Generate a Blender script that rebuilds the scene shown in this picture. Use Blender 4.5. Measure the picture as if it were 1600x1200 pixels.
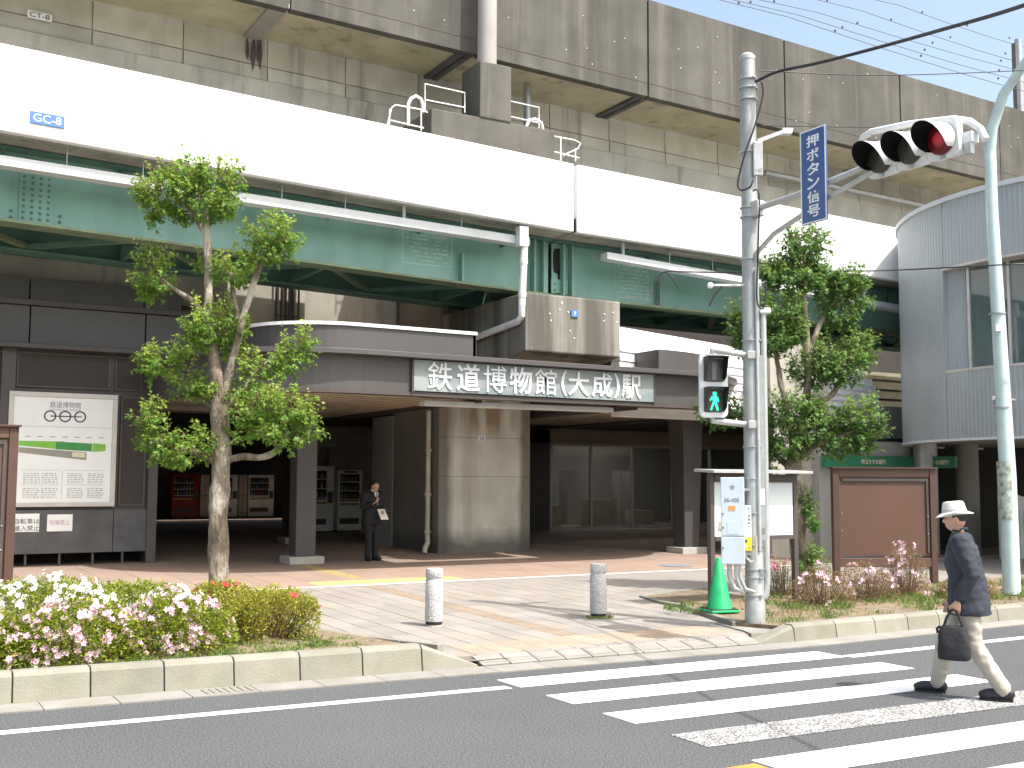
import bpy, bmesh, math, random
from mathutils import Vector, Matrix, noise
R = random.Random(7)
sc = bpy.context.scene
for o in list(bpy.data.objects): bpy.data.objects.remove(o)
# ------------------------------------------------------------------ camera
# world axes: X along the road (to the right), Y across it (away), Z up; metres
FPX, CAMH, YH = 1750.0, 1.90, 752.0
ROLL, YAW = math.radians(0.25), math.radians(30.1)
PITCH = math.atan((YH - 600) / FPX)
fw0 = Vector((math.sin(YAW), math.cos(YAW), 0)); rt0 = Vector((math.cos(YAW), -math.sin(YAW), 0))
FW = fw0 * math.cos(PITCH) + Vector((0, 0, math.sin(PITCH)))
up0 = Vector((0, 0, math.cos(PITCH))) - fw0 * math.sin(PITCH)
RT = rt0 * math.cos(ROLL) + up0 * math.sin(ROLL); UP = -rt0 * math.sin(ROLL) + up0 * math.cos(ROLL)
CAM = Vector((0, 0, CAMH))
cd = bpy.data.cameras.new('camera'); cam = bpy.data.objects.new('camera', cd); sc.collection.objects.link(cam)
cd.sensor_width = 36; cd.lens = FPX / 1600 * 36; cd.clip_start = 0.1; cd.clip_end = 3000
m = Matrix((RT, UP, -FW)).transposed().to_4x4(); m.translation = CAM; cam.matrix_world = m
sc.camera = cam
# ------------------------------------------------------------------ light
SHX, SHY = -0.257, 0.54                      # shadow offset per metre of height
S = Vector((-SHX, -SHY, 1)).normalized()     # towards the sun
ELEV = math.asin(S.z)
w = bpy.data.worlds.new('World'); sc.world = w; w.use_nodes = True
nt = w.node_tree; nt.nodes.clear()
sky = nt.nodes.new('ShaderNodeTexSky'); sky.sky_type = 'NISHITA'; sky.sun_disc = False
sky.sun_elevation = ELEV; sky.sun_rotation = math.atan2(S.x, S.y); sky.air_density = 1.0; sky.dust_density = 4.5; sky.ozone_density = 1.0
bg = nt.nodes.new('ShaderNodeBackground'); bg.inputs[1].default_value = 0.142
wo = nt.nodes.new('ShaderNodeOutputWorld'); hz = nt.nodes.new('ShaderNodeMix'); hz.data_type = 'RGBA'; hz.blend_type = 'MULTIPLY'; hz.inputs[0].default_value = 1; hz.inputs[7].default_value = (1.25, 1.21, 1.09, 1)   # bright hazy spring sky
nt.links.new(sky.outputs[0], hz.inputs[6]); nt.links.new(hz.outputs[2], bg.inputs[0]); nt.links.new(bg.outputs[0], wo.inputs[0])
sd = bpy.data.lights.new('sun', 'SUN'); sd.energy = 3.0; sd.angle = math.radians(0.5); sd.color = (1, 0.98, 0.955)
so = bpy.data.objects.new('sun', sd); sc.collection.objects.link(so)
so.rotation_euler = S.to_track_quat('Z', 'Y').to_euler(); so.location = (6, -8, 20)
sc.view_settings.view_transform = 'Standard'; sc.view_settings.look = 'None'; sc.view_settings.gamma = 1
sc.view_settings.exposure = 1.06
sc.cycles.max_bounces = 8; sc.cycles.diffuse_bounces = 4; sc.cycles.glossy_bounces = 3; sc.cycles.transparent_max_bounces = 12
sc.cycles.use_denoising = True; sc.cycles.sample_clamp_indirect = 6

# ------------------------------------------------------------------ photo pixel (1600x1200) -> point
def ray(x, y): return (FW * FPX + RT * (x - 800) - UP * (y - 600)).normalized()
def GZ(x, y, z=0.0): d = ray(x, y); return CAM + d * ((z - CAMH) / d.z)
def PV(x, y, v): d = ray(x, y); return CAM + d * (v / d.y)
def PU(x, y, u): d = ray(x, y); return CAM + d * (u / d.x)
def PD(x, y, dep): d = ray(x, y); return CAM + d * (dep / d.dot(fw0))
GS, GV0, GZ0 = 0.014, 11.0, 0.10
def gz(v): return GZ0 + GS * (min(v, 30.0) - GV0)       # the plaza rises gently to the station
def GP(x, y): d = ray(x, y); return CAM + d * ((GZ0 - GS * GV0 - CAMH) / (d.z - GS * d.y))

# ------------------------------------------------------------------ materials
MATS = {}
def nodes(name):
    ma = bpy.data.materials.new(name); ma.use_nodes = True; t = ma.node_tree
    return ma, t, t.nodes['Principled BSDF']
def N(t, k, **kw):
    n = t.nodes.new(k)
    for a, b in kw.items(): setattr(n, a, b)
    return n
def coords(t, scale=(1, 1, 1), rot=(0, 0, 0)):
    g = N(t, 'ShaderNodeNewGeometry'); mp = N(t, 'ShaderNodeMapping')
    mp.inputs['Scale'].default_value = scale; mp.inputs['Rotation'].default_value = rot
    t.links.new(g.outputs['Position'], mp.inputs[0]); return mp.outputs[0]
def noise_fac(t, scale, detail=4, stretch=(1, 1, 1), lo=.35, hi=.65, rough=.55):
    n = N(t, 'ShaderNodeTexNoise'); n.inputs['Scale'].default_value = scale; n.inputs['Detail'].default_value = detail
    n.inputs['Roughness'].default_value = rough
    t.links.new(coords(t, stretch), n.inputs['Vector'])
    r = N(t, 'ShaderNodeMapRange'); r.inputs[1].default_value = lo; r.inputs[2].default_value = hi
    t.links.new(n.outputs[0], r.inputs[0]); return r.outputs[0]
def mixc(t, fac, a, b, mode='MIX'):
    mx = N(t, 'ShaderNodeMix', data_type='RGBA', blend_type=mode)
    if isinstance(fac, float): mx.inputs[0].default_value = fac
    else: t.links.new(fac, mx.inputs[0])
    for i, c in ((6, a), (7, b)):
        if isinstance(c, tuple): mx.inputs[i].default_value = (*c[:3], 1)
        else: t.links.new(c, mx.inputs[i])
    return mx.outputs[2]
def mulv(t, a, k):
    n = N(t, 'ShaderNodeMath', operation='MULTIPLY'); t.links.new(a, n.inputs[0])
    if isinstance(k, float): n.inputs[1].default_value = k
    else: t.links.new(k, n.inputs[1])
    return n.outputs[0]
def bump(t, b, h, dist=.01, st=.5):
    n = N(t, 'ShaderNodeBump'); n.inputs['Strength'].default_value = st; n.inputs['Distance'].default_value = dist
    t.links.new(h, n.inputs['Height']); t.links.new(n.outputs[0], b.inputs['Normal'])
def rnd(t):
    return N(t, 'ShaderNodeObjectInfo').outputs['Random']
def M(name, col, rough=.6, metal=0., var=.12, scale=3., dirt=None, dscale=1., dstretch=(1, 1, 1), damt=.5, dlo=.45, dhi=.7, bmp=0., bscale=80., rand=0., spec=None, emit=None, est=0., fine=None):
    """plain procedural surface: base colour, soft mottling, optional dirt, grain and bump"""
    ma, t, b = nodes(name); MATS[name] = ma
    c2 = tuple(max(0, x * (1 - var)) for x in col); c1 = tuple(min(1, x * (1 + var)) for x in col)
    out = mixc(t, noise_fac(t, scale), c2, c1)
    if dirt: out = mixc(t, mulv(t, noise_fac(t, dscale, 5, dstretch, dlo, dhi), damt), out, dirt)
    if fine: out = mixc(t, mulv(t, noise_fac(t, fine[0], 2, (1, 1, 1), .38, .62), fine[1]), out, tuple(x * fine[2] for x in col))
    if rand:
        mr = N(t, 'ShaderNodeMapRange'); mr.inputs[3].default_value = 1 - rand; mr.inputs[4].default_value = 1 + rand
        t.links.new(rnd(t), mr.inputs[0]); cb = N(t, 'ShaderNodeCombineColor')
        for i in range(3): t.links.new(mr.outputs[0], cb.inputs[i])
        out = mixc(t, 1.0, out, cb.outputs[0], 'MULTIPLY')
    t.links.new(out, b.inputs['Base Color'])
    b.inputs['Roughness'].default_value = rough; b.inputs['Metallic'].default_value = metal
    if spec is not None: b.inputs['Specular IOR Level'].default_value = spec
    if bmp: bump(t, b, noise_fac(t, bscale, 4, (1, 1, 1), .2, .8), bmp)
    if emit: b.inputs['Emission Color'].default_value = (*emit, 1); b.inputs['Emission Strength'].default_value = est
    return ma
def concrete(name, base, stain, st_amt=.8, sx=1.3, board=0., lo=.42, hi=.62, st2=(.07, .06, .05), amt2=.6):
    """weathered concrete with vertical run stains"""
    ma, t, b = nodes(name); MATS[name] = ma
    c = mixc(t, noise_fac(t, 1.2, 6), tuple(x * .86 for x in base), tuple(x * 1.12 for x in base))
    c = mixc(t, mulv(t, noise_fac(t, sx, 6, (1, 1, .05), lo, hi, .62), st_amt), c, stain)
    c = mixc(t, mulv(t, noise_fac(t, sx * 3.1, 6, (1, 1, .06), .56, .74, .6), amt2), c, st2)
    c = mixc(t, mulv(t, noise_fac(t, 60, 3, (1, 1, 1), .55, .8), .35), c, tuple(x * .55 for x in base))
    mr = N(t, 'ShaderNodeMapRange'); mr.inputs[3].default_value = .84; mr.inputs[4].default_value = 1.14; t.links.new(rnd(t), mr.inputs[0]); cb = N(t, 'ShaderNodeCombineColor')
    for i in range(3): t.links.new(mr.outputs[0], cb.inputs[i])
    c = mixc(t, 1.0, c, cb.outputs[0], 'MULTIPLY')     # bays differ in tone
    t.links.new(c, b.inputs['Base Color']); b.inputs['Roughness'].default_value = .9
    b.inputs['Specular IOR Level'].default_value = .25
    h = noise_fac(t, 25, 6, (1, 1, 1), .2, .8); bump(t, b, h, .008, .5)
    return ma
M('asphalt', (.053, .0555, .058), .93, var=.12, scale=.7, fine=(62, 1., 2.5), bmp=.014, bscale=80, spec=.2, dirt=(.084, .085, .085), dscale=.4, damt=.6)
M('ground', (.16, .15, .13), .95)
def paint_mat(name, wear, col=(.8, .8, .78)):
    ma, t, b = nodes(name); MATS[name] = ma
    c = mixc(t, noise_fac(t, 2), tuple(x * .93 for x in col), col)
    f = noise_fac(t, 55, 3, (1, 1, 1), .62 - wear * .225, .62 - wear * .225 + .08); f2 = noise_fac(t, 3.5, 5, (1, 2, 1), .2 if wear > .8 else .35, .45 if wear > .8 else .7)
    c = mixc(t, mulv(t, mulv(t, f, f2), min(1., .25 + wear)), c, (.12, .12, .12))
    t.links.new(c, b.inputs['Base Color']); b.inputs['Roughness'].default_value = .75
    bump(t, b, noise_fac(t, 140, 3, (1, 1, 1), .2, .8), .003); return ma
paint_mat('road_paint', .12, (.85, .85, .85)); paint_mat('road_paint_worn', .95, (.62, .62, .6)); paint_mat('edge_paint', .5, (.74, .74, .73))
M('orange_paint', (.75, .25, .05), .7)
M('kerb_concrete', (.245, .238, .195), .9, var=.1, scale=2.5, dirt=(.2, .175, .125), dscale=3.2, dstretch=(1, 1, .8), damt=.7, dlo=.48, dhi=.75, bmp=.006, bscale=60, rand=.08, fine=(150, .35, .65))
M('gutter_concrete', (.27, .262, .235), .92, var=.12, scale=2, bmp=.005, bscale=90, rand=.08, dirt=(.2, .185, .15), dscale=1.4, damt=.6, fine=(160, .5, .6))
M('paver', (.265, .245, .222), .88, var=.08, scale=2.2, dirt=(.22, .2, .17), dscale=.9, damt=.5, bmp=.003, bscale=120, rand=.09, fine=(200, .4, .75))
M('paver_warm', (.275, .245, .21), .88, var=.08, scale=2.2, bmp=.003, bscale=120, rand=.09, fine=(200, .4, .75))
M('joint_sand', (.15, .13, .11), .95, bmp=.004)
M('tactile_tan', (.31, .245, .185), .85, var=.1, scale=3, rand=.06, dirt=(.32, .26, .2), dscale=4, damt=.45, bmp=.002)
M('tactile_yellow', (.4, .335, .15), .8, var=.1, scale=3, rand=.06)
M('tan_tile', (.28, .205, .16), .85, var=.07, scale=1.4, dirt=(.24, .175, .135), dscale=.8, damt=.5, bmp=.002, rand=.05, fine=(120, .35, .8))
M('white_strip', (.72, .7, .66), .8)
M('soil', (.17, .13, .085), .98, var=.3, scale=9, dirt=(.3, .24, .15), dscale=14, damt=.6, bmp=.03, bscale=30)
concrete('old_concrete', (.112, .109, .096), (.055, .053, .047), .8, .9, lo=.4, hi=.66, st2=(.21, .2, .175), amt2=.45)
concrete('soffit_concrete', (.46, .43, .31), (.34, .315, .23), .4, .6)
concrete('web_concrete', (.5, .5, .455), (.38, .375, .325), .4, .8)
concrete('cap_concrete', (.3, .287, .25), (.1, .095, .082), .9, 1.2, lo=.42, hi=.58)
concrete('pale_concrete', (.43, .41, .35), (.25, .23, .19), .5, 1.1)
concrete('inner_concrete', (.38, .355, .3), (.26, .24, .2), .5, 1.2)
def pier_mat():
    ma, t, b = nodes('pier_concrete'); MATS['pier_concrete'] = ma
    base = mixc(t, noise_fac(t, 1.1, 5), (.54, .53, .45), (.68, .67, .6))
    base = mixc(t, mulv(t, noise_fac(t, 1.8, 6, (1, 1, .06), .5, .68), .55), base, (.3, .26, .18))
    sp = N(t, 'ShaderNodeSeparateXYZ'); t.links.new(coords(t), sp.inputs[0])
    nz = noise_fac(t, 2.4, 5, (1, 1, .5), 0, 1)
    def band(inp, a, bb, amp):   # stain that fades in between two positions, edge broken up by noise
        ad = N(t, 'ShaderNodeMath', operation='MULTIPLY_ADD'); t.links.new(nz, ad.inputs[0]); ad.inputs[1].default_value = amp; t.links.new(inp, ad.inputs[2])
        r = N(t, 'ShaderNodeMapRange'); r.inputs[1].default_value = a + amp * .5; r.inputs[2].default_value = bb + amp * .5; t.links.new(ad.outputs[0], r.inputs[0]); return r.outputs[0]
    base = mixc(t, mulv(t, band(sp.outputs[0], 11.72, 11.5, .25), .85), base, (.13, .12, .1))
    base = mixc(t, mulv(t, band(sp.outputs[0], 13.38, 13.52, .2), .8), base, (.14, .125, .1))
    base = mixc(t, mulv(t, band(sp.outputs[2], .85, .45, .5), .85), base, (.1, .1, .09))
    base = mixc(t, mulv(t, mulv(t, band(sp.outputs[2], 2.9, 3.3, .6), noise_fac(t, 2.2, 5, (1, 1, .08), .42, .6)), .8), base, (.25, .15, .07))
    t.links.new(base, b.inputs['Base Color']); b.inputs['Roughness'].default_value = .88
    bump(t, b, noise_fac(t, 25, 6, (1, 1, 1), .2, .8), .006)
pier_mat()
M('white_panel', (.86, .87, .88), .55, var=.02, scale=1)
M('white_metal', (.84, .85, .86), .45, var=.03)
M('white_lap', (.82, .83, .84), .5, var=.02)
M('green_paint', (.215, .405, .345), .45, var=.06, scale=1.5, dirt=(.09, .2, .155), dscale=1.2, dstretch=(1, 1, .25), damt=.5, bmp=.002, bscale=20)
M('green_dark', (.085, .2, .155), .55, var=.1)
M('green_flange', (.17, .24, .14), .6, var=.12, scale=3, dirt=(.12, .13, .09), dscale=4, damt=.5)
M('grey_channel', (.6, .64, .66), .45, var=.05, scale=2, dirt=(.4, .42, .42), dscale=2, damt=.4)
M('pvc', (.72, .73, .72), .4, var=.05, dirt=(.45, .43, .38), dscale=4, damt=.4)
M('pvc_beige', (.5, .47, .4), .5, var=.06, dirt=(.3, .27, .2), dscale=5, damt=.4)
M('faint_white', (.45, .56, .52), .6)
M('brown_panel', (.076, .072, .071), .42, var=.05, scale=.8, dirt=(.092, .086, .084), dscale=.6, damt=.4, rand=.05)
M('brown_dark', (.075, .063, .057), .45, var=.08)
M('dark_panel', (.075, .076, .08), .4, var=.06, scale=.8, rand=.06, dirt=(.095, .09, .085), dscale=.9, damt=.5)
M('dark_frame', (.07, .062, .06), .45, var=.1)
M('mesh_screen', (.05, .043, .038), .7, var=.25, scale=60, bmp=.01, bscale=120)
M('slate', (.085, .087, .09), .6, var=.2, scale=2.5, dirt=(.13, .13, .13), dscale=1.5, damt=.4)
M('soffit_slat', (.42, .355, .255), .6, var=.08, scale=2)
M('soffit_back', (.06, .05, .04), .8)
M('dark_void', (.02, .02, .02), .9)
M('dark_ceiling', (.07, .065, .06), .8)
M('grey_wall', (.33, .32, .3), .8, var=.08, scale=1)
M('steel_grey', (.42, .44, .45), .4, .6, var=.1, scale=4)
M('galvanised', (.36, .38, .37), .5, .35, var=.14, scale=5, dirt=(.28, .3, .29), dscale=6, dstretch=(1, 1, .3), damt=.6, bmp=.001)
M('galv_tube', (.44, .455, .45), .42, .35, var=.08, scale=6)
M('white_rail', (.78, .78, .79), .4, var=.05, dirt=(.5, .45, .4), dscale=6, damt=.25)
M('lamp_paint', (.52, .66, .66), .3, var=.05, scale=4, dirt=(.4, .5, .5), dscale=5, damt=.3)
M('lamp_peel', (.3, .33, .27), .7, var=.5, scale=14, dirt=(.5, .6, .58), dscale=12, damt=.8)
M('signal_white', (.72, .74, .74), .35, var=.04, scale=3, dirt=(.5, .5, .48), dscale=4, damt=.3)
M('signal_grey', (.66, .69, .7), .4, var=.05)
M('black_plastic', (.018, .018, .019), .5, var=.1)
M('hood_inside', (.012, .012, .013), .9, spec=.1)
M('lens_dark', (.05, .05, .045), .25, var=.5, scale=60)
M('lens_red', (.1, .006, .01), .3, var=.5, scale=70, emit=(1, .05, .07), est=.01)
M('led_red', (.7, .1, .1), .3, emit=(1, .1, .12), est=.3)
M('led_green', (.05, .6, .35), .4, emit=(.03, .8, .42), est=1.0)
M('sign_blue', (.035, .1, .27), .35, var=.06, scale=3, dirt=(.06, .13, .3), dscale=4, damt=.4)
M('sign_white', (.78, .8, .82), .5, var=.03)
M('plate_blue', (.08, .2, .5), .5)
M('board_white', (.66, .73, .76), .35, var=.03, scale=1.2)
M('poster_white', (.84, .88, .88), .3, var=.02)
M('alu_frame', (.55, .54, .51), .4, .25, var=.06)
M('ink', (.03, .03, .05), .6); M('ink_grey', (.2, .21, .23), .6); M('ink_pink', (.65, .35, .5), .6)
M('map_green_a', (.2, .5, .06), .5); M('map_green_b', (.05, .3, .07), .5); M('map_grey', (.3, .3, .25), .5); M('map_cream', (.7, .68, .5), .5)
M('board_brown', (.115, .062, .044), .5, var=.06, scale=1.2, bmp=.001)
M('board_post', (.085, .045, .033), .5, var=.08)
M('cabinet_blue', (.5, .58, .64), .4, var=.04, scale=2, dirt=(.4, .45, .48), dscale=3, damt=.3)
M('orange_sticker', (.7, .3, .1), .5)
M('yellow_box', (.8, .56, .02), .4, var=.05)
M('cone_green', (.015, .36, .13), .4, var=.1, scale=6)
M('rubber', (.02, .02, .02), .8)
M('granite', (.62, .62, .62), .75, var=.08, scale=6, fine=(75, .9, .35), bmp=.012, bscale=45)
M('plinth', (.45, .44, .4), .85, var=.1, scale=3, dirt=(.3, .28, .24), dscale=5, damt=.4)
M('bank_green', (.01, .17, .085), .35, var=.05)
M('cream_sign', (.62, .6, .45), .5)
M('cable', (.02, .02, .024), .5); M('wire', (.09, .09, .1), .5)
M('corrugated', (.36, .4, .415), .38, .25, var=.05, scale=.5, dirt=(.31, .345, .36), dscale=.7, damt=.4)
M('red_machine', (.25, .02, .03), .35); M('machine_white', (.8, .81, .8), .35); M('machine_beige', (.5, .45, .36), .5)
M('bottles', (.2, .12, .1), .3, var=.9, scale=14)
for i, c in enumerate([(.3, .06, .05), (.06, .12, .3), (.35, .3, .08), (.08, .2, .1), (.3, .3, .32), (.22, .1, .04)]): M('drink_%d' % i, c, .3)
M('tube_light', (.8, .8, .78), .5, emit=(1, .97, .9), est=12.)
M('skin', (.5, .29, .2), .55, var=.06, scale=9)
M('hair', (.02, .017, .015), .6)
M('navy_cloth', (.02, .025, .036), .85, var=.2, scale=5, bmp=.012, bscale=10, fine=(300, .5, 1.7))
M('khaki_cloth', (.4, .37, .315), .9, var=.05, scale=6, bmp=.006, bscale=16)
M('black_cloth', (.013, .013, .016), .8, var=.2, scale=8, bmp=.012, bscale=14)
M('shoe', (.018, .018, .024), .5, var=.2, bmp=.006, bscale=40)
M('hat_cloth', (.6, .6, .56), .85, var=.06, bmp=.004, bscale=200)
M('hat_band', (.45, .45, .43), .8); M('shirt', (.7, .72, .76), .8); M('tie', (.14, .15, .18), .6); M('paper', (.8, .72, .68), .8)
def glass_mat(name, col, rough=.02, alpha=.25):
    ma, t, b = nodes(name); MATS[name] = ma
    b.inputs['Base Color'].default_value = (*col, 1); b.inputs['Roughness'].default_value = rough; b.inputs['IOR'].default_value = 1.5
    b.inputs['Alpha'].default_value = alpha; b.inputs['Specular IOR Level'].default_value = .8; return ma
glass_mat('door_glass', (.05, .07, .065)); glass_mat('window_glass', (.12, .17, .17), alpha=.72); glass_mat('machine_glass', (.1, .12, .15), .1, .45)
def sign_glass():
    ma, t, b = nodes('sign_glass'); MATS['sign_glass'] = ma
    c = mixc(t, noise_fac(t, 1.1, 5, (1, 1, 2), .4, .62), (.2, .245, .26), (.3, .335, .33))
    t.links.new(c, b.inputs['Base Color']); b.inputs['Roughness'].default_value = .25
sign_glass()
def bark_mat(name, a, bcol, cc):
    ma, t, b = nodes(name); MATS[name] = ma
    c = mixc(t, noise_fac(t, 7, 6, (1, 1, .35), .38, .62), a, bcol)
    c = mixc(t, noise_fac(t, 4.5, 5, (1, 1, .5), .52, .66), c, cc)
    t.links.new(c, b.inputs['Base Color']); b.inputs['Roughness'].default_value = .92
    bump(t, b, noise_fac(t, 22, 6, (1, 1, .3), .25, .75), .03, .9)
bark_mat('bark', (.3, .245, .18), (.14, .11, .08), (.46, .41, .34)); bark_mat('bark_dark', (.15, .12, .09), (.07, .055, .04), (.22, .19, .15))
M('twig', (.16, .105, .07), .9)
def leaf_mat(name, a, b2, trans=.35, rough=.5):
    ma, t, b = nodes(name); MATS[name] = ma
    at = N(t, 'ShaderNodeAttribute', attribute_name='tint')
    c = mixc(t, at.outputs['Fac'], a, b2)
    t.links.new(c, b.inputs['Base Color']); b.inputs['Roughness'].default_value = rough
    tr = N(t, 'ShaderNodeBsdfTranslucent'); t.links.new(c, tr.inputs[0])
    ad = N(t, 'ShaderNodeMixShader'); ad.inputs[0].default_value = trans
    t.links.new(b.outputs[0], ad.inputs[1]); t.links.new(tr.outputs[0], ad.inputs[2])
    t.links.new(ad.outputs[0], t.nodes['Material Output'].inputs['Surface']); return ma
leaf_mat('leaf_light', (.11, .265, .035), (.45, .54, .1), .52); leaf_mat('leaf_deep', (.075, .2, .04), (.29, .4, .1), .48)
leaf_mat('azalea_leaf', (.1, .19, .02), (.5, .5, .05), .4); leaf_mat('hedge_leaf', (.16, .22, .03), (.52, .46, .07), .4)
leaf_mat('weed_leaf', (.08, .15, .03), (.2, .28, .06)); leaf_mat('dry_leaf', (.2, .17, .06), (.33, .2, .1))
leaf_mat('petal_pink', (.78, .5, .62), (.85, .68, .76), .25); leaf_mat('petal_white', (.84, .84, .82), (.86, .86, .84), .25)
leaf_mat('petal_red', (.7, .07, .08), (.75, .12, .12), .25); leaf_mat('petal_magenta', (.7, .12, .35), (.75, .25, .45), .25)
M('petal_eye', (.55, .12, .3), .7)
# ------------------------------------------------------------------ mesh helpers
ORG = {}
COL = sc.collection
V3 = Vector
class MB:
    def __init__(s): s.v = []; s.f = []; s.t = []
    def add(s, vs, fs):
        k = len(s.v); s.v += [V3(p) for p in vs]; s.f += [tuple(k + i for i in f) for f in fs]; return s
    def box(s, x0, x1, y0, y1, z0, z1):
        return s.add([(x0, y0, z0), (x1, y0, z0), (x1, y1, z0), (x0, y1, z0), (x0, y0, z1), (x1, y0, z1), (x1, y1, z1), (x0, y1, z1)],
                     [(0, 3, 2, 1), (4, 5, 6, 7), (0, 1, 5, 4), (1, 2, 6, 5), (2, 3, 7, 6), (3, 0, 4, 7)])
    def obox(s, c, a, b, d):      # centre and three half-axis vectors
        c, a, b, d = V3(c), V3(a), V3(b), V3(d)
        if a.cross(b).dot(d) < 0: a = -a
        return s.add([c - a - b - d, c + a - b - d, c + a + b - d, c - a + b - d, c - a - b + d, c + a - b + d, c + a + b + d, c - a + b + d],
                     [(0, 3, 2, 1), (4, 5, 6, 7), (0, 1, 5, 4), (1, 2, 6, 5), (2, 3, 7, 6), (3, 0, 4, 7)])
    def bar(s, p, q, w, h, side=None):   # rectangular bar from p to q
        p, q = V3(p), V3(q); d = q - p; u = V3((0, 0, 1)) if abs(d.normalized().z) < .95 else V3((0, 1, 0))
        a = (side or d.cross(u)).normalized(); b = d.cross(a).normalized()
        return s.obox((p + q) / 2, d / 2, a * w / 2, b * h / 2)
    def prism(s, poly, vec):
        poly = [V3(p) for p in poly]; vec = V3(vec); n = len(poly)
        nn = V3((0, 0, 0))
        for i in range(n): nn += poly[i].cross(poly[(i + 1) % n])
        if nn.dot(vec) > 0: poly = poly[::-1]
        return s.add(poly + [p + vec for p in poly], [tuple(range(n)), tuple(range(2 * n - 1, n - 1, -1))] + [(i, i + n, (i + 1) % n + n, (i + 1) % n) for i in range(n)])
    def tube(s, pts, r, n=8, cap=True, flat=None):
        pts = [V3(p) for p in pts]; rs = r if isinstance(r, (list, tuple)) else [r] * len(pts)
        vs = []; a = None
        for i, p in enumerate(pts):
            d = (pts[min(i + 1, len(pts) - 1)] - pts[max(i - 1, 0)]).normalized()
            if a is None:
                u = V3((0, 0, 1)) if abs(d.z) < .9 else V3((0, 1, 0)); a = d.cross(u).normalized()
            else: a = (a - d * a.dot(d)).normalized()
            b = d.cross(a)
            for k in range(n):
                th = 2 * math.pi * k / n; vs.append(p + (a * math.cos(th) + b * math.sin(th)) * rs[i])
        fs = [(i * n + k, i * n + (k + 1) % n, (i + 1) * n + (k + 1) % n, (i + 1) * n + k) for i in range(len(pts) - 1) for k in range(n)]
        if cap: fs += [tuple(range(n))[::-1], tuple(range((len(pts) - 1) * n, len(pts) * n))]
        return s.add(vs, fs)
    def loft(s, rings):           # rings: lists of points, equal counts, capped
        n = len(rings[0]); vs = [p for r in rings for p in r]
        fs = [(i * n + k, i * n + (k + 1) % n, (i + 1) * n + (k + 1) % n, (i + 1) * n + k) for i in range(len(rings) - 1) for k in range(n)]
        fs += [tuple(range(n))[::-1], tuple(range((len(rings) - 1) * n, len(rings) * n))]
        return s.add(vs, fs)
    def lathe(s, c, prof, n=20, ax=(0, 0, 1)):   # prof: (radius, height)
        c = V3(c); ax = V3(ax).normalized(); u = V3((1, 0, 0)) if abs(ax.x) < .9 else V3((0, 1, 0)); a = ax.cross(u).normalized(); b = ax.cross(a)
        return s.loft([[c + ax * h + (a * math.cos(2 * math.pi * k / n) + b * math.sin(2 * math.pi * k / n)) * max(r, .0005) for k in range(n)] for r, h in prof])
    def ell(s, c, rx, ry, rz, n=10, m=7, ax=None):
        c = V3(c); A = ax or (V3((1, 0, 0)), V3((0, 1, 0)), V3((0, 0, 1)))
        rings = []
        for j in range(m + 1):
            ph = -math.pi / 2 + math.pi * j / m; cr = max(math.cos(ph), .02)
            rings.append([c + A[0] * rx * cr * math.cos(2 * math.pi * k / n) + A[1] * ry * cr * math.sin(2 * math.pi * k / n) + A[2] * rz * math.sin(ph) for k in range(n)])
        return s.loft(rings)
    def build(s, name, mat, parent=None, label=None, cat=None, group=None, kind=None, org=None, smooth=False, bevel=0., fixn=False):
        if parent is not None: o0 = ORG[parent.name]
        elif org is not None: o0 = V3(org)
        else:
            n = max(len(s.v), 1); o0 = V3((sum(p.x for p in s.v) / n, sum(p.y for p in s.v) / n, min(p.z for p in s.v)))
        me = bpy.data.meshes.new(name); me.from_pydata([p - o0 for p in s.v], [], s.f)
        if s.t:
            at = me.attributes.new('tint', 'FLOAT', 'POINT'); at.data.foreach_set('value', s.t)
        if fixn:
            bm = bmesh.new(); bm.from_mesh(me); bmesh.ops.recalc_face_normals(bm, faces=bm.faces); bm.to_mesh(me); bm.free()
        if smooth:
            for p in me.polygons: p.use_smooth = True
            try: me.set_sharp_from_angle(angle=math.radians(40))
            except Exception: pass
        mm = mat if isinstance(mat, str) else mat; me.materials.append(MATS[mm]); me.update()
        o = bpy.data.objects.new(name, me); COL.objects.link(o)
        if parent is not None: o.parent = parent
        else: o.location = o0
        ORG[o.name] = o0
        if bevel:
            b = o.modifiers.new('bevel', 'BEVEL'); b.width = bevel; b.segments = 2; b.limit_method = 'ANGLE'; b.angle_limit = .6
        tag(o, label, cat, group, kind); return o
def tag(o, label=None, cat=None, group=None, kind=None):
    if label: o['label'] = label
    if cat: o['category'] = cat
    if group: o['group'] = group
    if kind: o['kind'] = kind
def thing(name, label, cat, loc, group=None, kind=None):
    o = bpy.data.objects.new(name, None); COL.objects.link(o); o.location = V3(loc); o.empty_display_size = .2; ORG[o.name] = V3(loc)
    tag(o, label, cat, group, kind); return o
def copy_part(src, parent, shift):   # same mesh data again, moved by shift
    c = src.copy(); COL.objects.link(c); c.parent = parent; c.location = src.location + V3(shift); ORG[c.name] = ORG[src.name] + V3(shift); return c
def box(x0, x1, y0, y1, z0, z1): return MB().box(x0, x1, y0, y1, z0, z1)
XA, YA, ZA = V3((1, 0, 0)), V3((0, 1, 0)), V3((0, 0, 1))
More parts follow.
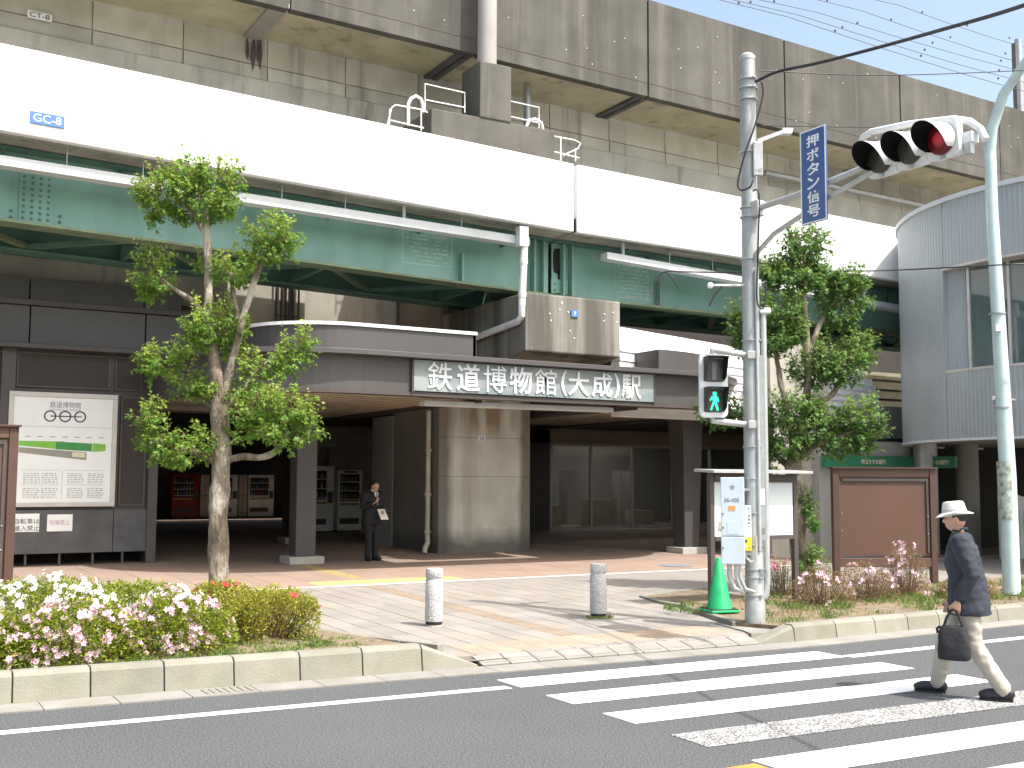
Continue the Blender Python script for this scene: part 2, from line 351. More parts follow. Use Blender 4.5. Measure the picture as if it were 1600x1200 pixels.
def text(body, mat, parent, c, right, up, w=None, h=None, ext=.004, bold=0., name='lettering'):
    cu = bpy.data.curves.new('t', 'FONT'); cu.body = body; cu.offset = bold; cu.resolution_u = 3; cu.extrude = .5
    ob = bpy.data.objects.new('t', cu); COL.objects.link(ob)
    me = bpy.data.meshes.new_from_object(ob.evaluated_get(bpy.context.evaluated_depsgraph_get()))
    bpy.data.objects.remove(ob); bpy.data.curves.remove(cu)
    if not me.vertices: return None
    xs = [p.co.x for p in me.vertices]; ys = [p.co.y for p in me.vertices]
    bw = max(xs) - min(xs); bh = max(ys) - min(ys); cx = (max(xs) + min(xs)) / 2; cy = (max(ys) + min(ys)) / 2
    sx = w / bw if w else None; sy = h / bh if h else None; sx = sx or sy; sy = sy or sx
    right, up = V3(right).normalized(), V3(up).normalized(); nn = right.cross(up); c = V3(c)
    o0 = ORG[parent.name]
    for p in me.vertices:
        q = p.co.copy(); p.co = c + right * ((q.x - cx) * sx) + up * ((q.y - cy) * sy) + nn * ((q.z + .5) * ext) - o0
    me.materials.clear(); me.materials.append(MATS[mat]); o = bpy.data.objects.new(name, me); COL.objects.link(o); o.parent = parent; ORG[o.name] = o0; return o
def evalmesh(mb, mods):   # run modifiers over a builder's mesh and return the result as mesh data
    me = bpy.data.meshes.new('tmp'); me.from_pydata(mb.v, [], mb.f); ob = bpy.data.objects.new('tmp', me); COL.objects.link(ob)
    bm = bmesh.new(); bm.from_mesh(me); bmesh.ops.recalc_face_normals(bm, faces=bm.faces); bm.to_mesh(me); bm.free()
    for kind, kw in mods:
        md = ob.modifiers.new('m', kind)
        for a, b in kw.items(): setattr(md, a, b)
    r = bpy.data.meshes.new_from_object(ob.evaluated_get(bpy.context.evaluated_depsgraph_get())); bpy.data.objects.remove(ob)
    out = MB(); out.v = [p.co.copy() for p in r.vertices]; out.f = [tuple(p.vertices) for p in r.polygons]; bpy.data.meshes.remove(r); return out

# ================================================================== GROUND, ROAD, KERBS
G = MB(); G.box(-400, 500, 60, 900, -.5, -.02); G.box(-400, 500, -500, 60, -.5, -.03)
G.build('ground', 'ground', kind='structure', org=(0, 0, 0))
def kv(u):    # front face of the kerb line
    return 10.45 - .05 * (max(min(u, 9.7), 0) - 1) + (max(u - 9.7, 0) * .03 if u > 9.7 else 0)
def ev(u): return 9.36 - .05 * (min(u, 9.3) - 1.) + max(u - 9.3, 0) * .012
rd = MB(); rd.add([(-150, -14, 0), (200, -14, 0), (200, 10.6, 0), (-150, 10.6, 0)], [(0, 1, 2, 3)]); road = rd.build('road', 'asphalt', kind='structure', org=(0, 0, 0))
def strip(pts, z, mat, name):   # flat sheet polygon
    mb = MB(); mb.add([(p[0], p[1], z) for p in pts], [tuple(range(len(pts)))]); return mb.build(name, mat, road)
L = [(-12, ev(-12)), (1, ev(1)), (5.28, ev(5.28))]
def line(us, name, wd=.15):
    mb = MB(); vs = []
    for u in us: vs += [(u, ev(u) - wd / 2, .004), (u, ev(u) + wd / 2, .004)]
    mb.add(vs, [(2 * i, 2 * i + 2, 2 * i + 3, 2 * i + 1) for i in range(len(us) - 1)]); mb.build(name, 'edge_paint', road)
line([-12, 0, 1, 3, 5.28], 'edge_line'); line([9.45, 11, 13, 17, 30], 'edge_line', .16)
for i in range(7):
    v1 = 9.53 - .888 * i; v0 = v1 - .45; s = -.036
    u0, u1 = 5.37, [9.42, 9.46, 9.53, 9.6, 9.62, 9.65, 9.65][i]
    strip([(u0, v0), (u1, v0 + s * (u1 - u0)), (u1, v1 + s * (u1 - u0)), (u0, v1)], .0045, 'road_paint_worn' if i in (3,) else ('edge_paint' if i in (4, 5) else 'road_paint'), 'crosswalk_stripe')
strip([(5.05, 5.6), (5.33, 5.6), (5.33, 5.9), (5.05, 5.9)], .0045, 'orange_paint', 'orange_line')
# opposite pavement, behind the camera
MB().box(-60, 80, -9, -.9, 0, .13).build('sidewalk', 'paver', kind='structure', org=(0, 0, 0))
MB().box(-60, 80, -.9, -.72, 0, .15).build('kerb', 'kerb_concrete', kind='structure', org=(0, 0, 0))
# kerb along the station side
kerb = thing('kerb', None, None, (4, 10.3, 0), kind='structure')
def kstone(ua, ub, za, zb, back=.2, lean=.035):
    n = .006; ua += n; ub -= n; mb = MB(); rings = []
    for u, z in ((ua, za), (ub, zb)):
        f = kv(u); z = max(z, .03)
        prof = [(f, 0), (f + lean * min(1, z / .25), z - .04 * min(1, z / .25)), (f + lean + .035, z), (f + back, z), (f + back, 0)]
        rings.append([V3((u, a, b)) for a, b in prof])
    mb.loft(rings); mb.build('kerb_stone', 'kerb_concrete', kerb, fixn=True, bevel=.006)
us = [-6 + .62 * i for i in range(9)]
lj = [GZ(x, y, .1).x for x, y in [(24, 1090), (145, 1075), (257, 1062), (363, 1052), (465, 1042), (548, 1034), (639, 1028)]]
st = (lj[-1] - lj[0]) / 6
lj = [lj[-1] - st * k for k in range(20)][::-1]
for a, b in zip(lj, lj[1:]): kstone(a, b, .27, .27)
UL = lj[-1]; kstone(UL, UL + .62, .27, .035)
UR = 9.72; kstone(UR - .55, UR, .035, .2)
rj = [UR] + [GZ(x, y, .1).x for x, y in [(1309, 985), (1362, 978)]]; k = rj[-1]
while k < 40: k += .62; rj.append(k)
for a, b in zip(rj, rj[1:]): kstone(a, b, .21, .21)
# gutter slabs and the ribbed ramp blocks of the dropped kerb
u = -7.
while u < 40:
    mb = MB(); mb.prism([(u + .004, kv(u) - .36, .001), (u + .596, kv(u + .6) - .36, .001), (u + .596, kv(u + .6) + .02, .001), (u + .004, kv(u) + .02, .001)], (0, 0, .014)); mb.build('gutter_slab', 'gutter_concrete', kerb); u += .6
u = UL + .66
while u < UR - .6:
    f = kv(u); mb = MB(); mb.prism([(u + .003, f, .016), (u + .003, f + .245, .016), (u + .003, f + .245, .09), (u + .003, f, .03)], (.324, 0, 0))
    b = mb.build('ramp_block', 'gutter_concrete', kerb, bevel=.006)
    mb = MB(); mb.add([(u + .04, f + .05, .0425), (u + .29, f + .05, .0425), (u + .29, f + .2, .0765), (u + .04, f + .2, .0765)], [(0, 1, 2, 3)])
    mb.v = [p + V3((0, 0, .003)) for p in mb.v]; mb.build('rib_pad', 'paver', b); u += .33
for uu in (1.1, 3.85):   # drain grates in the gutter
    a = GZ(870, 1095, 0) if uu > 9 else V3((uu, kv(uu) - .2, 0))
gp = GZ(360, 1085, 0); dg = MB()
for q in range(7): dg.box(gp.x - .2 + q * .065, gp.x - .165 + q * .065, kv(gp.x) - .3, kv(gp.x) - .06, .0155, .022)
dg.build('drain_grate', 'kerb_concrete', kerb)

# ------------------------------------------------------------------ plaza paving
VW = 17.35     # the pale strip between grey pavers and brown tiles
plaza = thing('sidewalk', None, None, (7, 14, 0), kind='structure')
def slope_sheet(u0, u1, v0, v1, dz, mat, name, par):
    MB().add([(u0, v0, gz(v0) + dz), (u1, v0, gz(v0) + dz), (u1, v1, gz(v1) + dz), (u0, v1, gz(v1) + dz)], [(0, 1, 2, 3)]).build(name, mat, par)
slope_sheet(UL + .3, UR + .1, 10.31, 11.6, -.03, 'joint_sand', 'bedding', plaza); slope_sheet(-30, 60, 11.6, VW, -.03, 'joint_sand', 'bedding', plaza)
def slab(mb, u0, u1, v0, v1, th=.05, g=.004, dz=0.):
    u0 += g; u1 -= g; v0 += g; v1 -= g; a, b = gz(v0) + dz, gz(v1) + dz; c = .004
    mb.add([(u0, v0, a - th), (u1, v0, a - th), (u1, v1, b - th), (u0, v1, b - th), (u0, v0, a - c), (u1, v0, a - c), (u1, v1, b - c), (u0, v1, b - c),
            (u0 + c, v0 + c, a), (u1 - c, v0 + c, a), (u1 - c, v1 - c, b), (u0 + c, v1 - c, b)],
           [(0, 1, 5, 4), (1, 2, 6, 5), (2, 3, 7, 6), (3, 0, 4, 7), (4, 5, 9, 8), (5, 6, 10, 9), (6, 7, 11, 10), (7, 4, 8, 11), (8, 9, 10, 11)])
def tactile(u, v, kind, mat, par, ang=False):
    mb = MB(); slab(mb, u, u + .3, v, v + .3, .05, .003, .001)
    if kind == 'bar':
        for q in range(4): mb.obox((u + .045 + q * .07, v + .15, gz(v + .15) + .003), (.012, 0, 0), (0, .135, .135 * GS), (0, 0, .0035))
    else:
        for q in range(5):
            for r in range(5): mb.lathe((u + .03 + q * .06, v + .03 + r * .06, gz(v) + .001 + .0005 * r), [(.013, 0), (.009, .005)], 6)
    mb.build('tactile_tile', mat, par)
taken = set()
TU0 = 7.15
for j in range(1, 23): tactile(TU0, 10.55 + .3 * j, 'bar' if 1 < j < 22 else 'dot', 'tactile_tan', plaza)
for j in range(2):
    for i in range(-5, 7):
        if not (j == 1 and i == 0): tactile(TU0 + .3 * i, 10.55 + .3 * j, 'dot', 'tactile_tan', plaza)
far = MB(); cnt = 0
def in_bed(u, v):
    if u < 4.5 and v < 15.2: return True
    if v < 12.3 and u < 4.6: return True
    if u > 10.2 and v < 13.55 and v < 10.0 + (u - 9.6) * 1.9: return True
    return False
row = 0; u = TU0 - 36 * .3
while u < 40:
    off = (row % 2) * .3; v = 10.25 - .6 + off
    while v < VW:
        v0, v1 = max(v, kv(u) + .245), min(v + .6, VW - .06)
        if u > UL + .9 and v1 - v0 > .05:
            pass
        inside_t = (abs(u - TU0) < .01 and v1 > 10.86)
        if v1 - v0 > .05 and not inside_t:
            # cut out the dotted rows
            segs = [(v0, v1)]
            if TU0 - 1.51 < u < TU0 + 2.1:
                segs = []
                if v0 < 10.55: segs.append((v0, min(v1, 10.55)))
                if v1 > 11.15: segs.append((max(v0, 11.15), v1))
            for a, b in segs:
                if b - a < .03: continue
                if in_bed(u + .15, (a + b) / 2): continue
                near = 4.2 < u < 11.2 and a < 15.4
                if near and cnt < 300:
                    mb = MB(); slab(mb, u, u + .3, a, b, .05, .0055, R.uniform(-.0015, .0015)); mb.build('paver', R.choice(['paver', 'paver', 'paver', 'paver_warm']), plaza); cnt += 1
                else: slab(far, u, u + .3, a, b, .05, .0055, R.uniform(-.001, .001))
        v += .6
    u += .3; row += 1
far.build('paver_field', 'paver', plaza, kind='stuff')
# brown tiled paving of the station forecourt
fore = thing('forecourt', None, None, (9, 22, 0), kind='structure')
slope_sheet(-30, 60, VW - .05, VW + .08, .002, 'white_strip', 'edging_strip', fore)
slope_sheet(-30, 60, VW, 30, -.02, 'joint_sand', 'bedding', fore)
tf = MB(); nt_ = 0
u = -6.
while u < 30:
    v = VW + .08
    while v < 27:
        dep = u * .5 + v * .865
        if (3.5 < u < 18 and v < 20.5) and nt_ < 300:
            mb = MB(); slab(mb, u, u + .6, v, v + .6, .03, .003, R.uniform(-.001, .001)); mb.build('floor_tile', 'tan_tile', fore); nt_ += 1
        else: slab(tf, u, u + .6, v, v + .6, .03, .003)
        v += .6
    u += .6
tf.build('floor_tile_field', 'tan_tile', fore, kind='stuff')
slope_sheet(-30, 60, 26.9, 30, -.004, 'tan_tile', 'inner_floor', fore); slope_sheet(-30, 60, 30, 60, -.004, 'tan_tile', 'inner_floor', fore)
for i in range(-2, 7): tactile(7.15 + .3 * i, VW + .2, 'dot', 'tactile_yellow', fore); tactile(7.15 + .3 * i, VW + .5, 'dot', 'tactile_yellow', fore)
for j in range(3, 16): tactile(TU0 + .3, VW + .2 + .3 * j, 'bar', 'tactile_yellow', fore)
a = GP(265, 822); b = GP(443, 822)
pass
for (x, y, w_, d_) in ((1055, 884, .5, .6), (1345, 872, .6, .5)):   # manhole lids
    p = GP(x, y); mb = MB(); mb.lathe((p.x, p.y, gz(p.y) + .002), [(.34, 0), (.34, .006), (.3, .008)], 24); mb.build('manhole_lid', 'ink_grey', fore)
# planting beds
bedL = MB(); bedL.prism([(-12, kv(-5) + .2, .02), (UL + .1, kv(UL) + .2, .02), (UL - .15, 11.5, .02), (4.45, 12.6, .02), (4.45, 15.1, .02), (-12, 15.1, .02)], (0, 0, .2))
bl = bedL.build('planting_bed', 'soil', kind='structure', org=(0, 12, 0))
BL_ = [GZ(x, y, .16) for x, y in ((1100, 918), (1003, 931), (1030, 939), (1068, 946), (1104, 957), (1150, 972))]
bedR = MB(); bedR.prism([(UR + .1, kv(UR) + .2, .02), (40, kv(40) + .2, .02), (40, 13.6, .02), (11.75, 13.55, .02)] + [(p.x, p.y, .02) for p in BL_], (0, 0, .14))
br = bedR.build('planting_bed', 'soil', kind='structure', org=(15, 12, 0))
def edging(pts, par, z=.2):
    for p, q in zip(pts, pts[1:]):
        p, q = V3(p), V3(q); n = max(1, round((q - p).length / .6)); d = (q - p) / n
        for i in range(n):
            a = p + d * i + d * .01; b = p + d * (i + 1) - d * .01
            MB().bar((a.x, a.y, z / 2 + .02), (b.x, b.y, z / 2 + .02), .1, z).build('edging_stone', 'kerb_concrete', par, bevel=.008)
edging([(UL + .35, kv(UL) + .3, 0), (UL - .1, 11.5, 0), (4.5, 12.6, 0), (4.5, 15.15, 0), (0, 15.15, 0), (-4, 15.15, 0)], bl, .2)
edging([(p.x, p.y, 0) for p in BL_[::-1]] + [(11.75, 13.6, 0), (16, 13.65, 0), (24, 13.65, 0)], br, .15)
MB().prism([(UR - .5, kv(UR) + .21, .03), (UR + .12, kv(UR) + .21, .03), (UR + .35, 11.2, .03), (9.5, 11.2, .03), (9.35, 10.5, .03)], (0, 0, .082)).build('pole_footing', 'gutter_concrete', br)
# ================================================================== UPPER RAILWAY VIADUCT
def zs(u): return 12.36 - .021 * (u - 12.5)
PVV = 23.4
via = thing('railway_viaduct', 'tall weathered concrete railway viaduct with streaked parapet, highest structure over the station', 'viaduct', (12.5, 26, 0))
joints = [-22, -17, -12, -7, -2.2, 2.9, 7.8, 12.55, 17.74, 22.67, 27.52, 32.3, 37.2, 42.2, 47.2, 52.2, 60]
for a, b in zip(joints, joints[1:]):
    g = .025; mb = MB(); a2, b2 = a + g, b - g; dv = R.uniform(-.012, .012)
    mb.prism([(a2, PVV + dv, zs(a2) - .1), (b2, PVV + dv, zs(b2) - .1), (b2, PVV + dv, zs(b2) + 2.6), (a2, PVV + dv, zs(a2) + 2.6)], (0, .25, 0))
    pp = mb.build('parapet_panel', 'old_concrete', via, bevel=.015)
    # drip edge's shadow painted as a dark line near the foot, bolt heads
    mb = MB(); mb.bar((a2 + .02, PVV + dv - .004, zs(a2) + .27), (b2 - .02, PVV + dv - .004, zs(b2) + .27), .006, .018)
    mb.build('drip_shadow', 'brown_dark', pp)
    mb = MB()
    for q in range(9):
        uu = R.uniform(a2 + .3, b2 - .3); zz = zs(uu) + R.uniform(.15, 2.3); mb.lathe((uu, PVV + dv - .012, zz), [(.022, 0), (.022, .02)], 6, (0, 1, 0))
    mb.build('anchor_bolt', 'plinth', pp, kind='stuff')
MB().prism([(-22, PVV + .08, zs(-22)), (60, PVV + .08, zs(60)), (60, PVV + .08, zs(60) + .35), (-22, PVV + .08, zs(-22) + .35)], (0, 12, 0)).build('deck_slab', 'soffit_concrete', via)
MB().prism([(-22, PVV + 11.9, zs(-22)), (60, PVV + 11.9, zs(60)), (60, PVV + 11.9, zs(60) + 2.6), (-22, PVV + 11.9, zs(-22) + 2.6)], (0, .25, 0)).build('far_parapet', 'old_concrete', via)
WV = 25.6
u = -10.
while u < 42:
    a, b = u + .012, u + 2.0 - .012
    for (h0, h1, off) in ((-.66, .02, 0.), (-1.02, -.68, .03)):
        MB().prism([(a, WV - off, zs(a) + h0), (b, WV - off, zs(b) + h0), (b, WV - off, zs(b) + h1 - .01), (a, WV - off, zs(a) + h1 - .01)], (0, .2, 0)).build('web_panel', 'web_concrete', via, bevel=.008)
    u += 2.0
MB().prism([(-22, WV + .03, zs(-22) - 2.2), (-22, WV - .1, zs(-22) - 1.05), (-22, WV + .03, zs(-22) - 1.0), (-22, WV + .05, zs(-22) + .1), (-22, 33, zs(-22) + .1), (-22, 33, zs(-22) - 2.2)], (82, 0, -.021 * 82)).build('box_girder', 'web_concrete', via)
for a, dk in ((7.6, 0), (17.74, 1), (27.52, 1), (12.35, 1), (-2.2, 1)):
    mb = MB()
    for k in range(1 if dk == 0 else 2):
        mb.prism([(a - .2 + k * .22, PVV + .02, zs(a) - .07), (a + (.2 if dk == 0 else -.04) + k * .22, PVV + .02, zs(a) - .07), (a + (.2 if dk == 0 else -.04) + k * .22, PVV + .02, zs(a) + .02), (a - .2 + k * .22, PVV + .02, zs(a) + .02)], (0, 2.3, 0))
    mb.build('joint_cover', 'slate' if dk else 'grey_wall', via)
for a in (1.6, 7.6):      # water stains run down from leaking joints
    for q in range(9):
        c_ = a + R.gauss(0, .09); w_ = R.uniform(.02, .06); z1_ = -R.uniform(.0, .25); z0_ = -R.uniform(.5, 1.0) 
        p = [(c_ - w_ * .4, z1_), (c_ + w_ * .5, z1_ - .03), (c_ + w_, (z0_ + z1_) / 2), (c_ + w_ * .3, z0_), (c_ - w_ * .2, z0_ + .06), (c_ - w_, (z0_ + z1_) / 2 - .1)]
        MB().prism([(x, WV - .036 - .002 * q, zs(a) + z) for x, z in p], (0, .0015, 0)).build('water_stain', R.choice(['slate', 'brown_dark']), via)
# plate CT-8
pl = PV(62, 25, WV - .12)
t = thing('number_plate', 'small white number plate reading CT-8 on the concrete girder', 'plate', (pl.x, pl.y, pl.z))
MB().obox(pl, (.25, 0, -.006), (0, .015, 0), (0, 0, .085)).build('plate', 'sign_white', t, bevel=.01)
text('CT-8', 'ink', t, pl + V3((0, -.018, 0)), (1, 0, -.02), ZA, w=.4, h=.11, name='lettering')
# catenary mast standing on the pier column
mp = V3((12.55, 22.92, 11.6))
t = thing('catenary_mast', 'round grey steel mast standing on the concrete pier column', 'mast', mp)
MB().tube([mp, mp + V3((0, 0, 9))], [.235, .225], 24).build('pole', 'grey_wall', t, smooth=True)
# far mast and overhead wires
q = PV(1592, 100, 31)
t = thing('catenary_mast', 'distant grey steel mast above the parapet beside the overhead wires', 'mast', (q.x, q.y, 12.2))
MB().tube([(q.x, q.y, 12.2), (q.x, q.y, PV(1592, 62, 31).z)], .16, 10).build('pole', 'steel_grey', t, smooth=True)
MB().box(q.x - .35, q.x - .2, q.y - .1, q.y + .1, 14.5, PV(1592, 70, 31).z).build('ladder', 'slate', t)
WG = 'overhead railway wires above the viaduct'
for i, (x0, y0, x1, y1) in enumerate([(1120, -6, 1600, 134), (1140, -6, 1600, 120), (1180, -6, 1600, 104), (1270, -6, 1600, 92), (1350, -8, 1600, 66)]):
    vv = 28 + i * 1.1; a, b = PV(x0, y0, vv), PV(x1, y1, vv); d = (b - a); a -= d * 1.2; b += d * .6
    mb = MB(); mb.tube([a + (b - a) * k / 10 - V3((0, 0, .25 * math.sin(math.pi * ((k * 2) % 10) / 10))) for k in range(11)], .013, 5)
    w_ = mb.build('overhead_wire', 'wire', label='thin dark overhead wire against the sky above the viaduct', cat='wire', group=WG)
    mb = MB()
    for k in range(6): p = a + (b - a) * (.35 + .1 * k); mb.ell(p, .05, .05, .05, 6, 4)
    mb.build('clip', 'wire', w_, kind='stuff')

# ================================================================== LOWER GUIDEWAY WITH GREEN GIRDERS
gw = thing('guideway_viaduct', 'white-faced elevated guideway on green steel girders above the station canopy', 'viaduct', (12.5, 20.5, 0))
def zt(u): return 8.45 - (.032 if u < 12.5 else .021) * (u - 12.5)
def zb(u): return 7.02 - (.034 if u < 12.5 else .012) * (u - 12.5)
def zgb(u): return 5.84 - (.03 if u < 12.5 else .004) * (u - 12.5)      # girder underside
FV = 19.0
for a, b in ((-14, 12.47), (12.56, 46)):
    MB().prism([(a, FV, zb(a)), (b, FV, zb(b)), (b, FV, zt(b)), (a, FV, zt(a))], (0, .16, 0)).build('fascia_panel', 'white_panel', gw, bevel=.02)
    MB().prism([(a, FV + .06, zb(a) + .015), (b, FV + .06, zb(b) + .015), (b, FV + .06, zb(b) + .3), (a, FV + .06, zb(a) + .3)], (0, 4.1, 0)).build('deck_slab', 'pale_concrete', gw)
    gd = MB().prism([(a, 20.0, zgb(a)), (b, 20.0, zgb(b)), (b, 20.0, zb(b)), (a, 20.0, zb(a))], (0, .03, 0)).build('girder', 'green_paint', gw)
    MB().prism([(a, 19.8, zgb(a) - .045), (b, 19.8, zgb(b) - .045), (b, 19.8, zgb(b)), (a, 19.8, zgb(a))], (0, .45, 0)).build('bottom_flange', 'green_flange', gd, bevel=.004)
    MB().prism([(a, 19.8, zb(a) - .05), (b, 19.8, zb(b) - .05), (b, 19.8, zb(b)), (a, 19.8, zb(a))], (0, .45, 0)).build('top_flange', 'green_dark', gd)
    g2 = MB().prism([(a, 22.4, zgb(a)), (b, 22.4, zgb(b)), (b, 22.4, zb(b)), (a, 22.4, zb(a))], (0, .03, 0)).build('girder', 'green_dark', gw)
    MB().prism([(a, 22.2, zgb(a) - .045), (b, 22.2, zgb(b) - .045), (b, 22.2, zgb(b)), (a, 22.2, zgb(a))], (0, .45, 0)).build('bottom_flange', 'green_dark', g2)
    k = a + 1.2; sgn = 1
    while k < b - 1:
        z = zgb(k) + .06
        MB().bar((k, 20.2 if sgn > 0 else 22.3, z), (k + 1.7, 22.3 if sgn > 0 else 20.2, zgb(k + 1.7) + .06), .14, .08).build('brace', 'green_flange' if sgn > 0 else 'green_dark', gw)
        if sgn > 0: MB().bar((k, 20.1, z + .1), (k, 22.4, z + .1), .1, .3).build('cross_frame', 'green_dark', gw)
        k += 1.7; sgn = -sgn
    k = a + .6
    while k < b:
        if abs(k - 12.5) > 1: MB().box(k - .02, k + .02, 19.86, 20.0, zb(k) - .32, zb(k) - .05).build('stiffener', 'green_dark', gd)
        k += 1.9
gp_ = [c for c in gw.children if c.name.startswith('girder')][0]
def webz(u, f): return zgb(u) + (zb(u) - zgb(u)) * f
for u_, h0, h1 in ((10.35, .02, .5), (12.28, 0, .95), (12.78, 0, .95), (15.35, .02, .5), (12.05, 0, .95), (13.0, 0, .95)):
    MB().box(u_ - .02, u_ + .02, 19.84, 20.0, webz(u_, h0), webz(u_, h1)).build('stiffener', 'green_paint', gp_)
# access slot between the two spans
mb = MB(); c = PV(874, 408, 19.98); pts = []
for k in range(24):
    a = 2 * math.pi * k / 24; ex = lambda s: math.copysign(abs(s) ** .45, s)
    pts.append((c.x + .15 * ex(math.cos(a)), 19.985, c.z + .27 * ex(math.sin(a))))
mb.prism(pts, (0, .012, 0)); mb.build('access_slot', 'dark_void', gw)
box(c.x - .028, c.x + .028, 19.985, 19.997, zgb(12.5), c.z - .2).build('slot_seam', 'dark_void', gw)
mb = MB(); mb.box(c.x - .21, c.x + .21, 19.965, 19.998, zgb(12.5) + .06, c.z - .4); sp = mb.build('splice_plate', 'green_paint', gw)
mb = MB()
for du in (-.13, .13):
    for q in range(3): mb.lathe((c.x + du, 19.963, c.z - .5 - q * .14), [(.022, 0), (.02, -.02)], 8, (0, 1, 0))
mb.build('bolt', 'green_dark', sp, kind='stuff')
# riveted splice further along
c = PV(57, 315, 19.97); mb = MB(); mb.box(c.x - .27, c.x + .27, 19.975, 19.998, webz(c.x, .02), webz(c.x, .85)); sp = mb.build('splice_plate', 'green_paint', gw)
mb = MB()
for i in range(4):
    for j in range(8): mb.lathe((c.x - .2 + .13 * i, 19.973, webz(c.x, .08) + .1 * j), [(.026, 0), (.02, -.022)], 8, (0, 1, 0))
for i in (-.4, .4):
    for j in range(2): mb.lathe((c.x + i * .95, 19.99, webz(c.x, .08) + .1 * j), [(.026, 0), (.02, -.03)], 8, (0, 1, 0))
mb.build('rivet', 'green_dark', sp, kind='stuff')
for (x0, y0, x1, y1) in ((630, 358, 706, 418), (961, 408, 1020, 470)):   # faint stencilled panels on the web
    a, b = PV(x0, y0, 19.99), PV(x1, y1, 19.99); mb = MB(); g = .008
    for p, q in (((a.x, a.z), (b.x, a.z)), ((a.x, b.z), (b.x, b.z)), ((a.x, a.z), (a.x, b.z)), ((b.x, a.z), (b.x, b.z))):
        mb.box(min(p[0], q[0]) - g, max(p[0], q[0]) + g, 19.992, 19.999, min(p[1], q[1]) - g, max(p[1], q[1]) + g)
    z = max(a.z, b.z) - .06
    while z > min(a.z, b.z) + .05:
        x = a.x + .08 + R.choice([0, 0, .2])
        while x < b.x - .1:
            w_ = R.uniform(.03, .05)
            if R.random() < .72: mb.box(x, x + w_, 19.993, 19.999, z - R.uniform(.02, .045), z)
            x += w_ + .02
        z -= .085
    mb.build('stencil_marks', 'faint_white', gw, kind='stuff')
# drainage channels hung under the fascia
for a, b, z0a, z0b, h in ((-10, 11.55, 6.88 + .022 * 11.7, 6.67, .17), (13.46, 30, 6.6, 6.6 - .045 * 16, .15)):
    ch = MB().prism([(a, 19.22, z0a), (b, 19.22, z0b), (b, 19.22, z0b + h), (a, 19.22, z0a + h)], (0, .26, 0)).build('drain_channel', 'grey_channel', gw, bevel=.01)
    k = a + .5; i = 0
    while k < b:
        f = (k - a) / (b - a); zc = z0a + (z0b - z0a) * f + h
        if i % 3 == 0: MB().tube([(k, 19.35, zc), (k, 19.35, zb(k) + .02)], .035, 10).build('drop_pipe', 'grey_channel', ch, smooth=True)
        else: MB().tube([(k, 19.3, zc - .02), (k, 19.3, zb(k) + .02)], .011, 6).build('hanger_rod', 'galv_tube', ch)
        k += 1.22; i += 1
pa = V3((11.36, 19.12, 6.72)); pb = V3((11.3, 19.12, 5.4))
dp = thing('downpipe', 'white drainpipe running down from the channel and along the pier cap', 'pipe', (11.3, 19.1, 5.2))
MB().tube([pa, pb], .075, 14).build('upright', 'pvc', dp, smooth=True)
MB().tube([pb + V3((0, 0, .05)), pb + V3((0, 0, -.2)), pb + V3((-.01, .12, -.3)), V3((11.22, 22.4, 4.85))], .07, 14).build('run', 'pvc', dp, smooth=True)
for z in (5.62, 6.3): MB().lathe((11.3 + (z - 5.4) * .045, 19.12, z), [(.085, -.05), (.085, .05)], 14).build('collar', 'pvc', dp)
MB().box(11.2, 11.4, 19.03, 19.19, 6.6, 7.0).build('outlet', 'grey_channel', dp)
# plate GC-8
pl = PV(74, 187, FV - .01)
t = thing('number_plate', 'small blue number plate reading GC-8 on the white fascia', 'plate', pl)
MB().obox(pl, (.26, 0, -.008), (0, .012, 0), (0, 0, .1)).build('plate', 'plate_blue', t, bevel=.006)
text('GC-8', 'sign_white', t, pl + V3((0, -.014, 0)), (1, 0, -.03), ZA, w=.42, h=.13, bold=.008)

# ------------------------------------------------------------------ pier with its cap
pier = thing('bridge_pier', 'stained concrete bridge pier with overhanging cap in the middle of the entrance', 'pier', (12.5, 24, gz(24)))
PX0, PX1, PY = 11.31, 13.73, 22.8
MB().box(PX0, PX1, PY, 25.3, 0, 9.6).build('shaft', 'pier_concrete', pier, bevel=.03)
MB().prism([(11.36, 19.08, 4.5), (11.36, 19.08, 5.68), (11.36, 25.2, 5.68), (11.36, 25.2, 3.9), (11.36, PY - .003, 3.9)], (2.33, 0, 0)).build('cap', 'cap_concrete', pier, bevel=.03)
MB().box(10.86, 14.24, 22.45, 25.4, 9.05, 10.37).build('crosshead', 'old_concrete', pier, bevel=.03)
MB().box(12.1, 12.95, 22.42, 23.36, 10.36, 11.72).build('column', 'old_concrete', pier, bevel=.03)
mb = MB()
for i in range(14): mb.lathe((R.uniform(11.5, 13.6), 19.068, R.uniform(4.65, 5.6)), [(.016, 0), (.016, .02)], 6, (0, 1, 0))
mb.build('bolt_hole_plug', 'sign_white', pier, kind='stuff')
for zz in (.95 * 3.05, 2.0): MB().box(PX0 + .01, PX1 - .01, PY - .003, PY + .01, zz, zz + .008).build('pour_joint', 'brown_dark', pier)
pl = PV(898, 490, 19.06); t = thing('number_plate', 'tiny blue plate reading 7 on the concrete pier cap', 'plate', pl)
MB().obox(pl, (.085, 0, 0), (0, .01, 0), (0, 0, .07)).build('plate', 'plate_blue', t); text('7', 'sign_white', t, pl + V3((0, -.012, 0)), XA, ZA, h=.08, bold=.03)
pl = PV(753, 685.5, PY - .01); t = thing('number_plate', 'small white plate reading 12 on the concrete pier', 'plate', pl)
MB().obox(pl, (.085, 0, 0), (0, .01, 0), (0, 0, .07)).build('plate', 'sign_white', t); text('12', 'ink', t, pl + V3((0, -.012, 0)), XA, ZA, h=.08, bold=.02)
a = GP(636, 862); dpx = PX0 - .12
t = thing('downpipe', 'beige drainpipe standing against the side of the concrete pier', 'pipe', (dpx, 23.1, gz(23)))
